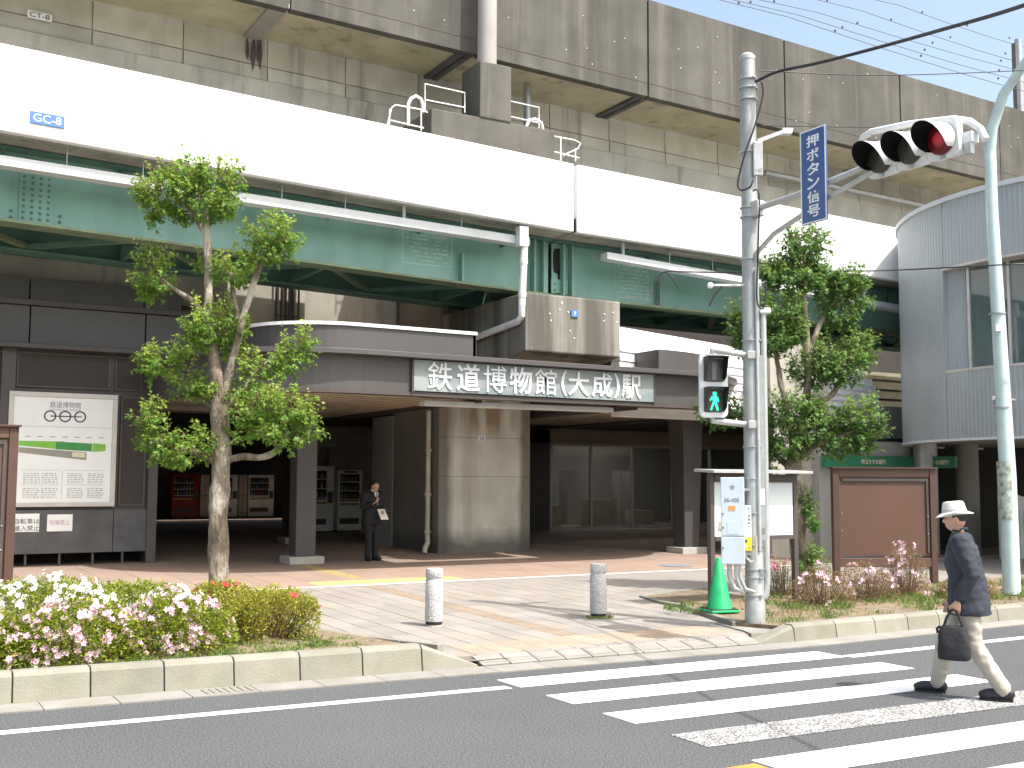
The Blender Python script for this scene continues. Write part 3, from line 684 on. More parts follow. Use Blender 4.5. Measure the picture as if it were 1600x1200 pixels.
MB().tube([(dpx, 23.1, 3.5), (dpx, 23.1, .62)], .06, 12).build('upright', 'pvc_beige', t, smooth=True)
MB().tube([(dpx, 23.1, .62), (dpx, 23.08, .5), (dpx - .1, 23.0, .4), (dpx - .13, 22.98, .28)], .062, 12).build('shoe', 'pvc_beige', t, smooth=True)
for z in (.75, 1.6, 2.6): MB().lathe((dpx, 23.1, z), [(.085, -.03), (.085, .03)], 12).build('clip', 'pvc_beige', t)
# service railings round the crosshead
def rail(label, polys, v, r=.017, thick=()):
    pts = [[PV(x, y, v) for x, y in p] for p in polys]; base = pts[0][0]
    t = thing('safety_railing', label, 'railing', base)
    for i, p in enumerate(pts): MB().tube(p, r * (2.2 if i in thick else 1), 8).build('hoop' if i in thick else 'tube', 'white_rail', t, smooth=True)
rail('white tube railing with a ladder hoop left of the concrete column', [[(604, 200), (612, 168), (618, 164), (662, 172), (668, 176)], [(610, 188), (662, 200)], [(609, 170), (608, 196)], [(658, 171), (658, 204)], [(638, 196), (638, 162), (642, 154), (650, 150), (658, 155), (661, 166), (661, 175)]], 21.6, .017, (4,))
rail('white tube railing on top of the crosshead beside the column', [[(664, 175), (664, 131), (726, 145), (726, 176)], [(664, 156), (726, 168)]], 22.6)
rail('white tube railing between the column and the grey drain stub', [[(797, 158), (842, 168), (842, 200)], [(797, 182), (842, 192)], [(822, 200), (826, 188), (836, 186), (846, 192), (848, 202)]], 22.6, .017, (2,))
rail('white bent tube railing at the end of the crosshead by the panel joint', [[(866, 213), (898, 219), (907, 224), (903, 232), (880, 243)], [(866, 237), (905, 247)], [(876, 215), (876, 252)], [(899, 232), (899, 252)]], 21.6)
mb = MB(); mb.tube([PV(824, 134, 24.6), PV(824, 196, 24.6)], .1, 12); t = mb.build('drain_stub', 'steel_grey', label='grey drain stub hanging under the railway deck behind the railing', cat='pipe', smooth=True)
mb = MB(); mb.tube([PV(1195, 270, 25.2), PV(1300, 291, 25.2), PV(1480, 329, 25.2)], .1, 12); mb.build('service_pipe', 'steel_grey', label='long grey service pipe fixed along the concrete box girder', cat='pipe', smooth=True)

# concrete edge beam behind the dark building
eb = thing('edge_beam', 'pale concrete beam with a dark rubber comb above the dark building', 'beam', (0, 23.6, 5.7))
MB().prism([(-14, 23.5, 5.72 + .15), (6.6, 23.5, 5.62), (6.6, 23.5, 6.25), (-14, 23.5, 6.45)], (0, .5, 0)).build('beam', 'pale_concrete', eb, bevel=.01)
MB().prism([(-14, 23.38, 5.62 + .15), (6.6, 23.38, 5.5), (6.6, 23.38, 5.68), (-14, 23.38, 5.76 + .15)], (0, .6, 0)).build('lip', 'kerb_concrete', eb)
MB().prism([(-14, 24.0, 5.0), (8.5, 24.0, 5.0), (8.5, 24.0, 7.4), (-14, 24.0, 7.4)], (0, .2, 0)).build('back_wall', 'inner_concrete', eb)
MB().box(4.9, 8.28, 24.62, 24.8, 3.4, 6.2).build('back_wall', 'inner_concrete', eb)
mb = MB()
for i in range(10): p = PV(9 + i * 7.2, 384 + i * .9, 23.42); mb.box(p.x - .03, p.x + .03, p.y, p.y + .08, p.z - .15, p.z)
mb.build('rubber_comb', 'rubber', eb)
# concrete walls seen between canopy and girder
rw = thing('rear_wall', 'weathered concrete wall rising behind the canopy roof under the girder', 'wall', (10, 26, 0))
MB().box(8.3, 11.2, 25.0, 25.4, 4.0, 7.6).build('wall', 'inner_concrete', rw); MB().box(6.4, 8.28, 24.3, 24.6, 4.0, 5.95).build('upstand', 'cap_concrete', rw, bevel=.02)
MB().box(6.4, 8.28, 24.1, 24.4, 6.3, 7.0).build('beam', 'white_panel', rw)
p0, p1 = PV(432, 445, 23.9), PV(466, 505, 23.9)
lad = thing('caged_ladder', 'dark steel caged ladder standing behind the curved canopy roof', 'ladder', ((p0.x + p1.x) / 2, 23.9, 4.5))
for x in (p0.x, p0.x + .12, p0.x + .22, p1.x - .12, p1.x): MB().tube([(x, 23.9, 4.6), (x, 23.9, 6.6)], .025, 6).build('rail', 'brown_dark', lad)
MB().tube([(p1.x - .22, 23.8, 4.6), (p1.x - .22, 23.8, 6.6)], .06, 8).build('post', 'brown_dark', lad)
for i in range(8): MB().bar((p0.x, 23.88, 4.7 + .12 * i), (p1.x, 23.88, 4.7 + .12 * i), .03, .03).build('rung', 'brown_dark', lad)

# ================================================================== STATION CANOPY
can = thing('station_canopy', 'brown metal canopy with rounded corners over the station entrance', 'canopy', (11, 19, gz(19)))
LC, LR = (7.6, 21.0), 2.65; RC, RR = (14.6, 21.3), 2.95
def outline(off):
    """plan of the canopy edge, offset outwards by off; list of points from left to right"""
    pts = [(LC[0] - LR - off, 24.5), (LC[0] - LR - off, 22.6)]
    for k in range(15): a = math.pi + math.pi / 2 * k / 14; pts.append((LC[0] + (LR + off) * math.cos(a), LC[1] + (LR + off) * math.sin(a)))
    for k in range(1, 6): pts.append((LC[0] + (RC[0] - LC[0]) * k / 6, LC[1] - LR - off))
    for k in range(15): a = -math.pi / 2 + math.pi / 2 * k / 14; pts.append((RC[0] + (RR + off) * math.cos(a), RC[1] + (RR + off) * math.sin(a)))
    for v in (23.5, 26, 29, 32): pts.append((RC[0] + RR + off, v))
    return pts
def band(off, th, z0, z1, i0, i1, mat, name, bevel=0., par=can):
    o, n = outline(off), outline(off - th); idx = range(i0, i1 + 1); rings = [[V3((*o[i], z0)), V3((*n[i], z0)), V3((*n[i], z1)), V3((*o[i], z1))] for i in idx]
    mb = MB(); mb.loft(rings); return mb.build(name, mat, par, fixn=True, bevel=bevel)
NO = len(outline(0)); cuts = [0, 2, 5, 9, 13, 16, 19, 21, 24, 28, 32, 36, 37, 38, NO - 1]
for a, b in zip(cuts, cuts[1:]): band(0, .05, 3.5, 4.1, a, b, 'brown_panel', 'fascia_panel', .004)
band(.24, .6, 4.1, 4.19, 0, NO - 1, 'brown_panel', 'lip', .006); band(.03, .25, 3.43, 3.5, 0, NO - 1, 'brown_dark', 'bottom_trim')
def upper(i0, i1, u0=None, u1=None):
    o = outline(-.35)
    for k in range(15): a = math.pi + math.pi / 2 * k / 14; o[2 + k] = (7.6 + 1.6 * math.cos(a), 20.3 + 1.6 * math.sin(a))
    o[0] = (6.0, 24.5); o[1] = (6.0, 22.0)
    pts = [p for p in o[i0:i1 + 1] if (u0 is None or p[0] >= u0) and (u1 is None or p[0] <= u1)]
    if u1: pts.append((u1, 18.7))
    if u0: pts = [(u0, 18.7)] + pts
    return pts
def wall_path(pts, th, z0, z1, mat, name, out=0.):
    mb = MB(); P = [V3((*p, 0)) for p in pts]; rings = []
    for i, p in enumerate(P):
        d = (P[min(i + 1, len(P) - 1)] - P[max(i - 1, 0)]).normalized(); n = V3((-d.y, d.x, 0))
        rings.append([p - n * out + ZA * z0, p + n * th + ZA * z0, p + n * th + ZA * z1, p - n * out + ZA * z1])
    mb.loft(rings); return mb.build(name, mat, can, fixn=True)
ul = upper(0, 22, u1=10.05); ur = upper(17, NO - 1, u0=14.4)
ul = [p for p in ul if p[0] <= 10.05]; 
for a, b in ((0, 6), (6, 11), (11, 15), (15, len(ul) - 1)): wall_path(ul[a:b + 1], .05, 4.19, 4.67, 'brown_panel', 'upper_panel')
wall_path(ul, .2, 4.67, 4.73, 'white_metal', 'flashing', .04)
MB().box(9.98, 10.04, 18.7, 23, 4.19, 4.67).build('upper_end_panel', 'brown_dark', can); MB().box(14.41, 14.47, 18.72, 23, 4.19, 4.68).build('upper_end_panel', 'brown_dark', can)
k = len(ur)
for a, b in ((0, 3), (3, 8), (8, 13), (13, k - 1)): wall_path(ur[a:b + 1], .05, 4.19, 4.68, 'brown_panel', 'upper_panel')
# roof deck and slatted soffit, open round the pier
def ulim(v):
    l = LC[0] - math.sqrt(max(LR ** 2 - (LC[1] - v) ** 2, 0)) if v < LC[1] else LC[0] - LR
    r = RC[0] + math.sqrt(max(RR ** 2 - (RC[1] - v) ** 2, 0)) if v < RC[1] else RC[0] + RR
    return l + .1, r - .1
def roof(z0, z1, mat, name, u0, u1, va, vb):
    mb = MB(); vs = [va + (vb - va) * k / 12 for k in range(13)]; rings = []
    for v in vs:
        l, r = ulim(v); l = max(l, u0); r = min(r, u1); rings.append([V3((l, v, z0)), V3((r, v, z0)), V3((r, v, z1)), V3((l, v, z1))])
    mb.loft(rings); mb.build(name, mat, can, fixn=True)
H0, H1 = 10.3, 13.95
for u0, u1 in ((0, H0), (H1, 40)):
    roof(4.12, 4.17, 'brown_dark', 'roof_sheet', u0, u1, 18.45, 32); roof(3.5, 3.52, 'soffit_back', 'soffit_backing', u0, u1, 18.45, 32)
roof(3.56, 4.17, 'brown_dark', 'front_box', H0, H1, 18.42, 18.95)
ml = MB(); mr = MB(); v = 18.5
while v < 27:
    l, r = ulim(v)
    if v < 18.95: ml.box(l, r, v, v + .3, 3.492, 3.5)
    else:
        ml.box(l, H0, v, v + .3, 3.492, 3.5); mr.box(H1, r, v, v + .3, 3.492, 3.5)
    v += .48
ml.build('soffit_slats', 'soffit_slat', can, kind='stuff'); mr.build('soffit_slats', 'soffit_slat', can, kind='stuff')
MB().box(H0 - .05, H0, 18.9, 26, 3.4, 4.15).build('opening_trim', 'brown_dark', can); MB().box(H1, H1 + .05, 18.9, 26, 3.4, 4.15).build('opening_trim', 'brown_dark', can)
mb = MB(); a, b = V3((9.4, 19.9, 3.36)), V3((13.35, 19.25, 3.36))
mb.bar((9.2, 19.3, 3.38), (13.4, 19.05, 3.38), .3, .1); mb.build('light_trough', 'grey_channel', can, bevel=.02)
def column(x, y, w0, w1, h):
    g = gz(y); mb = MB(); mb.loft([[V3((x + sx * w / 2, y + sy * w / 2, z)) for sx, sy in ((-1, -1), (1, -1), (1, 1), (-1, 1))] for w, z in ((w0, g + .12), (w1, h))])
    c = mb.build('column', 'brown_panel', can, bevel=.015); MB().box(x - .36, x + .36, y - .32, y + .32, g - .05, g + .14).build('plinth', 'plinth', c, bevel=.015)
column(7.75, 21.75, .42, .42, 3.5); column(16.95, 21.0, .42, .6, 3.5); column(9.6, 27.5, .4, .4, 3.5)
# station name sign
sg = thing('station_sign', 'long blue-grey sign panel with white raised Japanese station name on the canopy', 'sign', (11.3, 18.3, 3.5))
a, b = PV(646, 586, 18.3), PV(1021, 609, 18.3)
MB().box(a.x, b.x, 18.285, 18.345, 3.52, 4.085).build('panel', 'sign_glass', sg, bevel=.004)
for x in (a.x - .015, b.x + .015): MB().box(x - .02, x + .02, 18.275, 18.34, 3.5, 4.1).build('end_cap', 'brown_dark', sg)
chars = [('鉄', 688, 590, 37, 42), ('道', 732, 593, 35, 41), ('博', 774, 597, 35, 40), ('物', 814, 600, 35, 40), ('館', 853, 603, 34, 39), ('(', 881.5, 604, 9, 38), ('大', 904.5, 605, 34, 36), ('成', 941, 608, 33, 36), (')', 964, 609, 9, 37), ('駅', 987, 610, 32, 36)]
for ch, x, y, wpx, hpx in chars:
    p = PV(x, y, 18.262); kk = p.dot(fw0) / FPX
    text(ch, 'sign_white', sg, (p.x, 18.283, 3.81), XA, ZA, w=wpx * kk * 1.17, h=hpx * kk * 1.05, ext=.02, bold=.003 if ch in '館鉄博' else .014, name='character')
# ================================================================== DARK STATION BUILDING (left)
BV = 22.9
db = thing('station_building', 'dark metal-clad station building with mesh screens beside the entrance', 'building', (2, 24, gz(24)))
g0 = gz(BV)
ub = [-8.2 + 2.14 * i for i in range(6)] + [4.8 - 2.14 * 0]
ub = [4.8 - 2.14 * k for k in range(7)][::-1] + [5.55]
for a, b in zip(ub, ub[1:]):
    MB().box(a + .012, b - .012, BV - .02, BV + .1, 4.47, 5.19).build('cladding_panel', 'dark_panel', db, bevel=.006)
    MB().box(a + .012, b - .012, BV + .2, BV + .3, 5.32, 5.78).build('cladding_panel', 'dark_panel', db, bevel=.006)
MB().box(-9, 5.6, BV - .1, BV + .35, 5.2, 5.31).build('ledge', 'dark_frame', db, bevel=.01)
MB().box(-9, 5.85, BV - .3, BV + .35, 4.36, 4.45).build('ledge', 'dark_frame', db, bevel=.01)
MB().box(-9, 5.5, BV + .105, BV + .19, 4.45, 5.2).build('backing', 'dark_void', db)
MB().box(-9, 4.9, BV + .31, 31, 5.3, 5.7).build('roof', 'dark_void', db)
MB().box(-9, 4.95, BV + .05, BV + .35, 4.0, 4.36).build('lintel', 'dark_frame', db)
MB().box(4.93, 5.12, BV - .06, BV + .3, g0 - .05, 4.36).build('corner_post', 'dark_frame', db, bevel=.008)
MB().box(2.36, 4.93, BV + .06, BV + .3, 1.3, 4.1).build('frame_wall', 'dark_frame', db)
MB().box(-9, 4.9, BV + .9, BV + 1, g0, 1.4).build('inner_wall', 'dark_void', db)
for a, b, c, d in ((2.5, 4.12, 3.68, 4.28), (4.28, 4.75, 3.68, 4.28), (4.42, 4.85, 1.42, 3.5), (-1.5, 2.2, 1.4, 4.28)):
    MB().box(a, b, BV + .02, BV + .056, c, d).build('mesh_screen', 'mesh_screen', db); mb = MB(); w = .035
    mb.box(a - w, b + w, BV, BV + .05, d, d + w); mb.box(a - w, b + w, BV, BV + .05, c - w, c); mb.box(a - w, a, BV, BV + .05, c, d); mb.box(b, b + w, BV, BV + .05, c, d)
    mb.build('screen_frame', 'dark_frame', db, bevel=.004)
for a, b in ((2.45, 4.3), (4.31, 4.93), (-1, 2.2)): MB().box(a, b, BV - .03, BV + .05, .5, 1.32).build('plinth_panel', 'slate', db, bevel=.006)
for x in (2.75, 3.35, 3.95, 4.5): MB().box(x - .02, x + .02, BV, BV + .05, g0 - .05, .5).build('leg', 'dark_frame', db)
MB().box(2.2, 2.45, BV - .05, BV + .3, g0 - .05, 4.36).build('post', 'dark_frame', db, bevel=.008)
MB().box(4.9, 5.0, BV + .3, 46, g0 - .1, 4.3).build('side_wall', 'dark_void', db)
# museum map board
YF = BV - .09
a, b = PV(15, 612, YF), PV(185, 618, YF); z1, z0 = 3.55, 1.38; x0, x1 = a.x, b.x
mbd = thing('map_board', 'large white framed map board with three ring symbols on the dark building', 'notice board', ((x0 + x1) / 2, YF, z0))
mb = MB(); w = .09
mb.box(x0, x1, YF, YF + .08, z1 - w, z1); mb.box(x0, x1, YF, YF + .08, z0, z0 + w); mb.box(x0, x0 + w, YF, YF + .08, z0 + w, z1 - w); mb.box(x1 - w, x1, YF, YF + .08, z0 + w, z1 - w)
mb.build('frame', 'alu_frame', mbd, bevel=.008); MB().box(x0 + w, x1 - w, YF + .03, YF + .08, z0 + w, z1 - w).build('face', 'poster_white', mbd)
fy = YF + .026; W = x1 - x0; cx = (x0 + x1) / 2 + .02
text('鉄道博物館', 'ink_grey', mbd, (cx, fy + .003, 3.32), XA, ZA, w=.56, h=.12, ext=.002, name='title')
text('THE RAILWAY MUSEUM', 'ink_grey', mbd, (cx, fy + .003, 3.225), XA, ZA, w=.56, h=.03, ext=.002, name='subtitle')
for k in (-1, 0, 1):
    mb = MB(); n = 28; c = V3((cx + k * .27, fy, 3.1)); ri, ro = .085, .11; vs = []
    for q in range(n): a = 2 * math.pi * q / n; d = V3((math.cos(a), 0, math.sin(a))); vs += [c + d * ri, c + d * ro, c + d * ro + YA * .003, c + d * ri + YA * .003]
    mb.add(vs, [(4 * q + i, 4 * ((q + 1) % n) + i, 4 * ((q + 1) % n) + (i + 1) % 4, 4 * q + (i + 1) % 4) for q in range(n) for i in range(4)]); mb.build('ring', 'ink', mbd, fixn=True)
MB().box(cx - .26, cx + .3, fy - .001, fy + .002, 3.09, 3.11).build('bar', 'ink', mbd)
MB().box(x0 + w, x1 - w, fy, fy + .003, 2.895, 2.9).build('rule', 'ink_grey', mbd)
def flat(pts, mat, name, dy=0.): MB().prism([(x, fy - dy, z) for x, z in pts], (0, .002, 0)).build(name, mat, mbd)
flat([(x0 + .2, 2.62), (x0 + 1.0, 2.62), (x0 + .95, 2.47), (x0 + .2, 2.53)], 'map_green_a', 'map_area')
flat([(x0 + .85, 2.617), (x1 - .45, 2.59), (x1 - .45, 2.44), (x0 + .85, 2.47)], 'map_green_b', 'map_area', .001)
flat([(x1 - .44, 2.6), (x1 - .2, 2.58), (x1 - .2, 2.45), (x1 - .44, 2.43)], 'map_green_a', 'map_area')
flat([(x0 + .2, 2.5), (x1 - .55, 2.42), (x1 - .55, 2.27), (x0 + .2, 2.4)], 'map_grey', 'map_area', -.0005)
flat([(x0 + 1.15, 2.42), (x0 + 1.38, 2.41), (x0 + 1.38, 2.32), (x0 + 1.15, 2.33)], 'map_cream', 'map_area', .002)
mb = MB()
for bx, bz in ((x0 + .3, 2.0), (x0 + .62, 2.0), (x0 + 1.08, 2.0), (x0 + 1.45, 2.0), (x0 + .3, 1.72), (x0 + .62, 1.72), (x0 + 1.08, 1.72), (x0 + 1.45, 1.72)):
    for q in range(6):
        x = bx
        while x < bx + .27: l = R.uniform(.02, .07); mb.box(x, min(x + l, bx + .29), fy, fy + .002, bz - q * .035, bz - q * .035 + .01); x += l + .02
for q in range(7): x = x0 + .3 + q * .22; mb.box(x, x + .1, fy, fy + .002, 2.7, 2.712)
for zz in (2.07, 1.79): mb.box(x0 + .25, x0 + .95, fy, fy + .002, zz, zz + .004); mb.box(x0 + 1.02, x1 - .2, fy, fy + .002, zz, zz + .004)
mb.box(x0 + .985, x0 + .99, fy, fy + .002, 1.52, 2.07); mb.build('fine_print', 'ink_grey', mbd, kind='stuff')
for i, (xa, ya, xb, yb, lab, lines, m_) in enumerate([(12, 803, 61, 831, 'white rounded notice forbidding bicycles on the dark plinth panel', ['自転車は', '進入禁止'], 'ink'), (74, 804, 113, 830, 'white notice with pink no-parking lettering on the dark plinth panel', ['駐輪禁止'], 'ink_pink')]):
    p, q = PV(xa, ya, BV - .05), PV(xb, yb, BV - .05); t = thing('notice', lab, 'notice', ((p.x + q.x) / 2, BV - .05, q.z))
    MB().box(p.x, q.x, BV - .05, BV - .032, q.z, p.z).build('plate', 'poster_white', t, bevel=.01)
    for k, l in enumerate(lines): text(l, m_, t, ((p.x + q.x) / 2 + (.06 if i == 0 else 0), BV - .052, p.z - (.14 + k * .13 if i == 0 else .15)), XA, ZA, w=(q.x - p.x) * .78, h=.1, ext=.002)

def notice_board(name, label, xa, xb, ybase, ztop, va, vb=None, low=.35):
    """brown display board on two posts between (xa,va) and (xb,vb)"""
    vb = vb or va; a, b = V3((xa, va, 0)), V3((xb, vb, 0)); d = (b - a).normalized(); n = V3((d.y, -d.x, 0)); L = (b - a).length
    t = thing(name, label, 'notice board', (a + b) / 2 + ZA * ybase)
    for p in (a, b): MB().obox(p + ZA * (ybase + ztop) / 2, d * .055, n * .06, ZA * (ztop - ybase) / 2).build('post', 'board_post', t, bevel=.006)
    mid = (a + b) / 2
    MB().obox(mid + ZA * ((ztop + ybase + low) / 2 + .05), d * (L / 2 - .056), n * .02, ZA * ((ztop - ybase - low) / 2 - .07)).build('panel', 'board_brown', t)
    for z in (ztop - .07, ybase + low): MB().obox(mid + ZA * z, d * (L / 2 - .056), n * .05, ZA * .075).build('cross_rail', 'board_brown', t, bevel=.006)
    MB().obox(mid + ZA * (ztop + .012), d * (L / 2 + .08), n * .1, ZA * .012).build('cap', 'board_post', t)
    MB().obox(mid + ZA * (ztop - .2) + n * .035, d * (L / 2 - .12), n * .012, ZA * .022).build('hinge_bar', 'brown_dark', t)
    for s in (1,): MB().obox(mid + d * s * (L / 2 - .1) + ZA * ((ztop + ybase + low) / 2) + n * .035, d * .018, n * .012, ZA * ((ztop - ybase - low) / 2 - .17)).build('hinge_bar', 'brown_dark', t)
    for s, z in ((-1, .55), (-1, .85), (1, .8), (1, .5)): MB().lathe(mid + d * s * (L / 2 - .1) + ZA * (ybase + low + z) + n * .045, [(.014, 0), (.01, .012)], 8, n).build('stud', 'steel_grey', t)
    return t
notice_board('notice_board', 'empty brown display board on two posts behind the sparse azaleas', 14.72, 16.3, .17, 2.15, 14.15, 13.4)
a = PV(22, 667, 15.6); notice_board('notice_board', 'brown display board on posts standing before the museum map', a.x - 1.9, a.x, .16, a.z, 15.6)
# ------------------------------------------------------------------ white bulletin board
p, q = PV(1110, 745, 12.56), PV(1236, 745, 12.56); x0, x1 = p.x, q.x + .05
wb = thing('bulletin_board', 'white bulletin board with flat metal roof on dark posts behind the signal pole', 'notice board', ((x0 + x1) / 2, 12.56, .18))
for x in (x0, x1): MB().box(x - .04, x + .04, 12.52, 12.6, .12, 2.03).build('post', 'brown_dark', wb, bevel=.006)
MB().box(x0 + .045, x1 - .045, 12.54, 12.59, 1.12, 1.9).build('panel', 'board_white', wb)
for za_, zb__ in ((1.9, 2.02), (1.06, 1.12)): MB().box(x0 + .042, x1 - .042, 12.51, 12.6, za_, zb__).build('frame_rail', 'brown_dark', wb)
MB().obox(((x0 + x1) / 2 - .02, 12.5, 2.06), ((x1 - x0) / 2 + .15, 0, 0), (0, .22, .01), (0, 0, .02)).build('roof', 'galv_tube', wb, bevel=.004)
for (x, z, w_) in ((x0 + .28, 1.86, 0),): MB().box(x0 + .5, x0 + .75, 12.505, 12.51, 1.94, 1.99).build('light_cover', 'grey_wall', wb)
MB().obox((x0 + .17, 12.532, 1.27), (.045, 0, -.012), (0, .004, 0), (.012, 0, .06)).build('paper_slip', 'grey_wall', wb)

# ================================================================== STATION INTERIOR
iw = thing('concourse_wall', 'bare concrete concourse wall behind the vending machines', 'wall', (9, 33, 0))
MB().box(PV(450, 700, 32.6).x, 14.6, 32.6, 33, 0, 3.6).build('wall', 'inner_concrete', iw)
MB().box(11.0, 12.5, 32.3, 32.45, 2.95, 3.05).build('conduit', 'steel_grey', iw); MB().tube([(11.4, 32.5, 2.3), (11.4, 32.5, 3.4)], .04, 8).build('conduit', 'steel_grey', iw)
MB().box(12.35, 12.8, 32.4, 32.58, 2.3, 2.85).build('junction_box', 'grey_wall', iw)
cw = thing('concourse_shell', 'dark enclosing walls and ceiling of the station concourse', 'wall', (12, 40, 0))
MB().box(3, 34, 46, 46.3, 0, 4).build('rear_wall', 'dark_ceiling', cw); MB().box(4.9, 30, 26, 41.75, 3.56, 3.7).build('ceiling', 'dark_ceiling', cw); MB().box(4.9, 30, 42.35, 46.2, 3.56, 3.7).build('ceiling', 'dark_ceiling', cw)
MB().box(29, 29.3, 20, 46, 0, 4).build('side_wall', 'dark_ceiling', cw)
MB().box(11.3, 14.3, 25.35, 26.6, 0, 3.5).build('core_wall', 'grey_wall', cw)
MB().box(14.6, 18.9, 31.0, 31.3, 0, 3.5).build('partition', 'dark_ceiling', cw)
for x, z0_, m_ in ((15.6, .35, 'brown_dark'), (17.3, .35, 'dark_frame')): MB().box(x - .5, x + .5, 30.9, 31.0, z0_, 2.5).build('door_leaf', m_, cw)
def machine(u, v, w, h, d, label, body, kind, group=None, rot=0.):
    g = gz(v); t = thing('vending_machine' if kind != 'locker' else 'storage_cabinet', label, 'vending machine' if kind != 'locker' else 'cabinet', (u, v, g), group)
    MB().box(u - w / 2, u + w / 2, v, v + d, g + .06, g + h).build('case', body, t, bevel=.015); MB().box(u - w / 2 + .03, u + w / 2 - .03, v + .03, v + d, g, g + .06).build('foot', 'brown_dark', t)
    if kind == 'locker':
        for s in (-.06, .06): MB().lathe((u + s, v - .01, g + h * .52), [(.03, 0), (.03, .02)], 10, (0, 1, 0)).build('lock', 'brown_dark', t)
        MB().box(u - .006, u + .006, v - .004, v, g + .1, g + h - .03).build('door_gap', 'brown_dark', t); return t
    x0, x1 = u - w / 2 + .06, u + w / 2 - (.24 if kind != 'wide' else .1)
    MB().box(x0, x1, v - .012, v - .002, g + h * .5, g + h * .93).build('window', 'dark_void', t)
    for r in range(3):
        zz = g + h * (.53 + .14 * r); MB().box(x0, x1, v - .03, v - .012, zz - .02, zz).build('shelf', 'machine_white', t)
        n = int((x1 - x0) / .1)
        for k in range(n):
            xx = x0 + .05 + k * (x1 - x0 - .06) / max(n - 1, 1); MB().lathe((xx, v - .026, zz + .002), [(.03, 0), (.03, .12), (.014, .15), (.014, .17)], 8).build('drink', 'drink_%d' % R.randrange(6), t)
    MB().box(x0, x1, v - .02, v - .002, g + .25, g + .42).build('flap', 'brown_dark', t); MB().box(x1 + .04, u + w / 2 - .04, v - .02, v - .002, g + h * .45, g + h * .62).build('coin_panel', 'brown_dark', t)
    MB().box(x0, x1, v - .014, v - .002, g + h * .43, g + h * .47).build('price_strip', 'drink_2', t); return t
VG = 'vending machines and cabinets along the dim rear wall'
def at(x0, x1, v, **k): a, b = PV(x0, 800, v), PV(x1, 800, v); return (a.x + b.x) / 2, abs(b.x - a.x) - .03
u_, w_ = at(488, 522, 31.3); machine(u_, 31.3, w_, 1.95, .75, 'white drinks vending machine with lit bottle rows left of the suited man', 'machine_white', 'std')
u_, w_ = at(527, 566, 31.5); machine(u_, 31.5, w_, 1.85, .75, 'pale food vending machine with a red top strip right beside the white drinks machine', 'machine_white', 'wide')
MB().box(u_ - .2, u_ + .2, 31.478, 31.498, gz(31.5) + 1.76, gz(31.5) + 1.82).build('red_strip', 'red_machine', [c for c in bpy.data.objects if c.name.startswith('vending_machine')][-1])
for x0_, x1_, lab, body, kd in ((267, 311, 'red drinks vending machine at the rear of the concourse', 'red_machine', 'std'), (312, 327, 'narrow beige cabinet beside the red vending machine', 'machine_beige', 'locker'), (355, 371, 'slim pale vending machine next to the tree trunk', 'machine_white', 'std'), (372, 386, 'narrow beige cabinet between two pale vending machines', 'machine_beige', 'locker'), (387, 428, 'wide pale vending machine with two control panels at the rear wall', 'machine_white', 'std')):
    u_, w_ = at(x0_, x1_, 44.9); machine(u_, 44.9, w_, 1.75, .7, lab, body, kd)
u_, w_ = at(603, 645, 27.3); t = thing('poster_panel', 'tall pale freestanding panel behind the suited man', 'panel', (u_, 27.3, gz(27)))
MB().box(u_ - w_ / 2, u_ + w_ / 2, 27.3, 27.4, gz(27) + .02, 2.15).build('panel', 'grey_channel', t, bevel=.01); MB().box(u_ - .05, u_ + .1, 27.285, 27.299, 1.4, 1.75).build('poster', 'red_machine', t)
# glazed front
gf = thing('glass_front', 'wall of full-height glass doors in slim metal frames under the canopy', 'glass doors', (21, 30, gz(30)))
GVV = 29.9; gg = gz(GVV); xs = [PV(x, 760, GVV).x for x in (861, 924, 988, 1051, 1066, 1110, 1170)]
for a, b in zip(xs, xs[1:]):
    if b - a < .5: continue
    MB().box(a + .05, b - .05, GVV + .02, GVV + .03, gg + .12, 3.02).build('pane', 'door_glass', gf)
    MB().box(a + .05, b - .05, GVV, GVV + .06, gg + .02, gg + .12).build('bottom_rail', 'alu_frame', gf)
for x in xs: MB().box(x - .045, x + .045, GVV - .01, GVV + .07, gg, 3.06).build('mullion', 'alu_frame', gf, bevel=.004)
MB().box(xs[0] - .05, xs[-1] + .05, GVV - .01, GVV + .07, 3.02, 3.1).build('head_rail', 'alu_frame', gf)
MB().box(xs[0] - .8, xs[0] - .05, GVV - .02, GVV + .3, gg, 3.5).build('jamb', 'brown_panel', gf); MB().box(xs[0] - .8, xs[-1], GVV - .02, GVV + .3, 3.1, 3.56).build('bulkhead', 'soffit_slat', gf)
for x, y in ((20.3, 33), (22, 34), (24, 33.5)): MB().box(x, x + .6, y, y + .5, gg, 2.3).build('inner_pillar', 'grey_wall', gf)
for x, y in ((19.8, 31.5), (22.2, 31.5), (19.8, 34), (22.2, 34), (24.6, 32.5), (24.6, 35)):
    lt = MB().box(x, x + 1.2, y, y + .12, 3.4, 3.44).build('ceiling_light', 'tube_light', gf)
MB().box(18.8, 29, 37, 37.2, gg, 3.5).build('back_wall', 'grey_wall', gf)
for x, w_, h_ in ((19.6, .9, 1.1), (21.6, 1.2, 1.3), (23.5, .9, .9)): MB().box(x, x + w_, 32, 32.5, gg, h_).build('counter', 'machine_beige', gf)
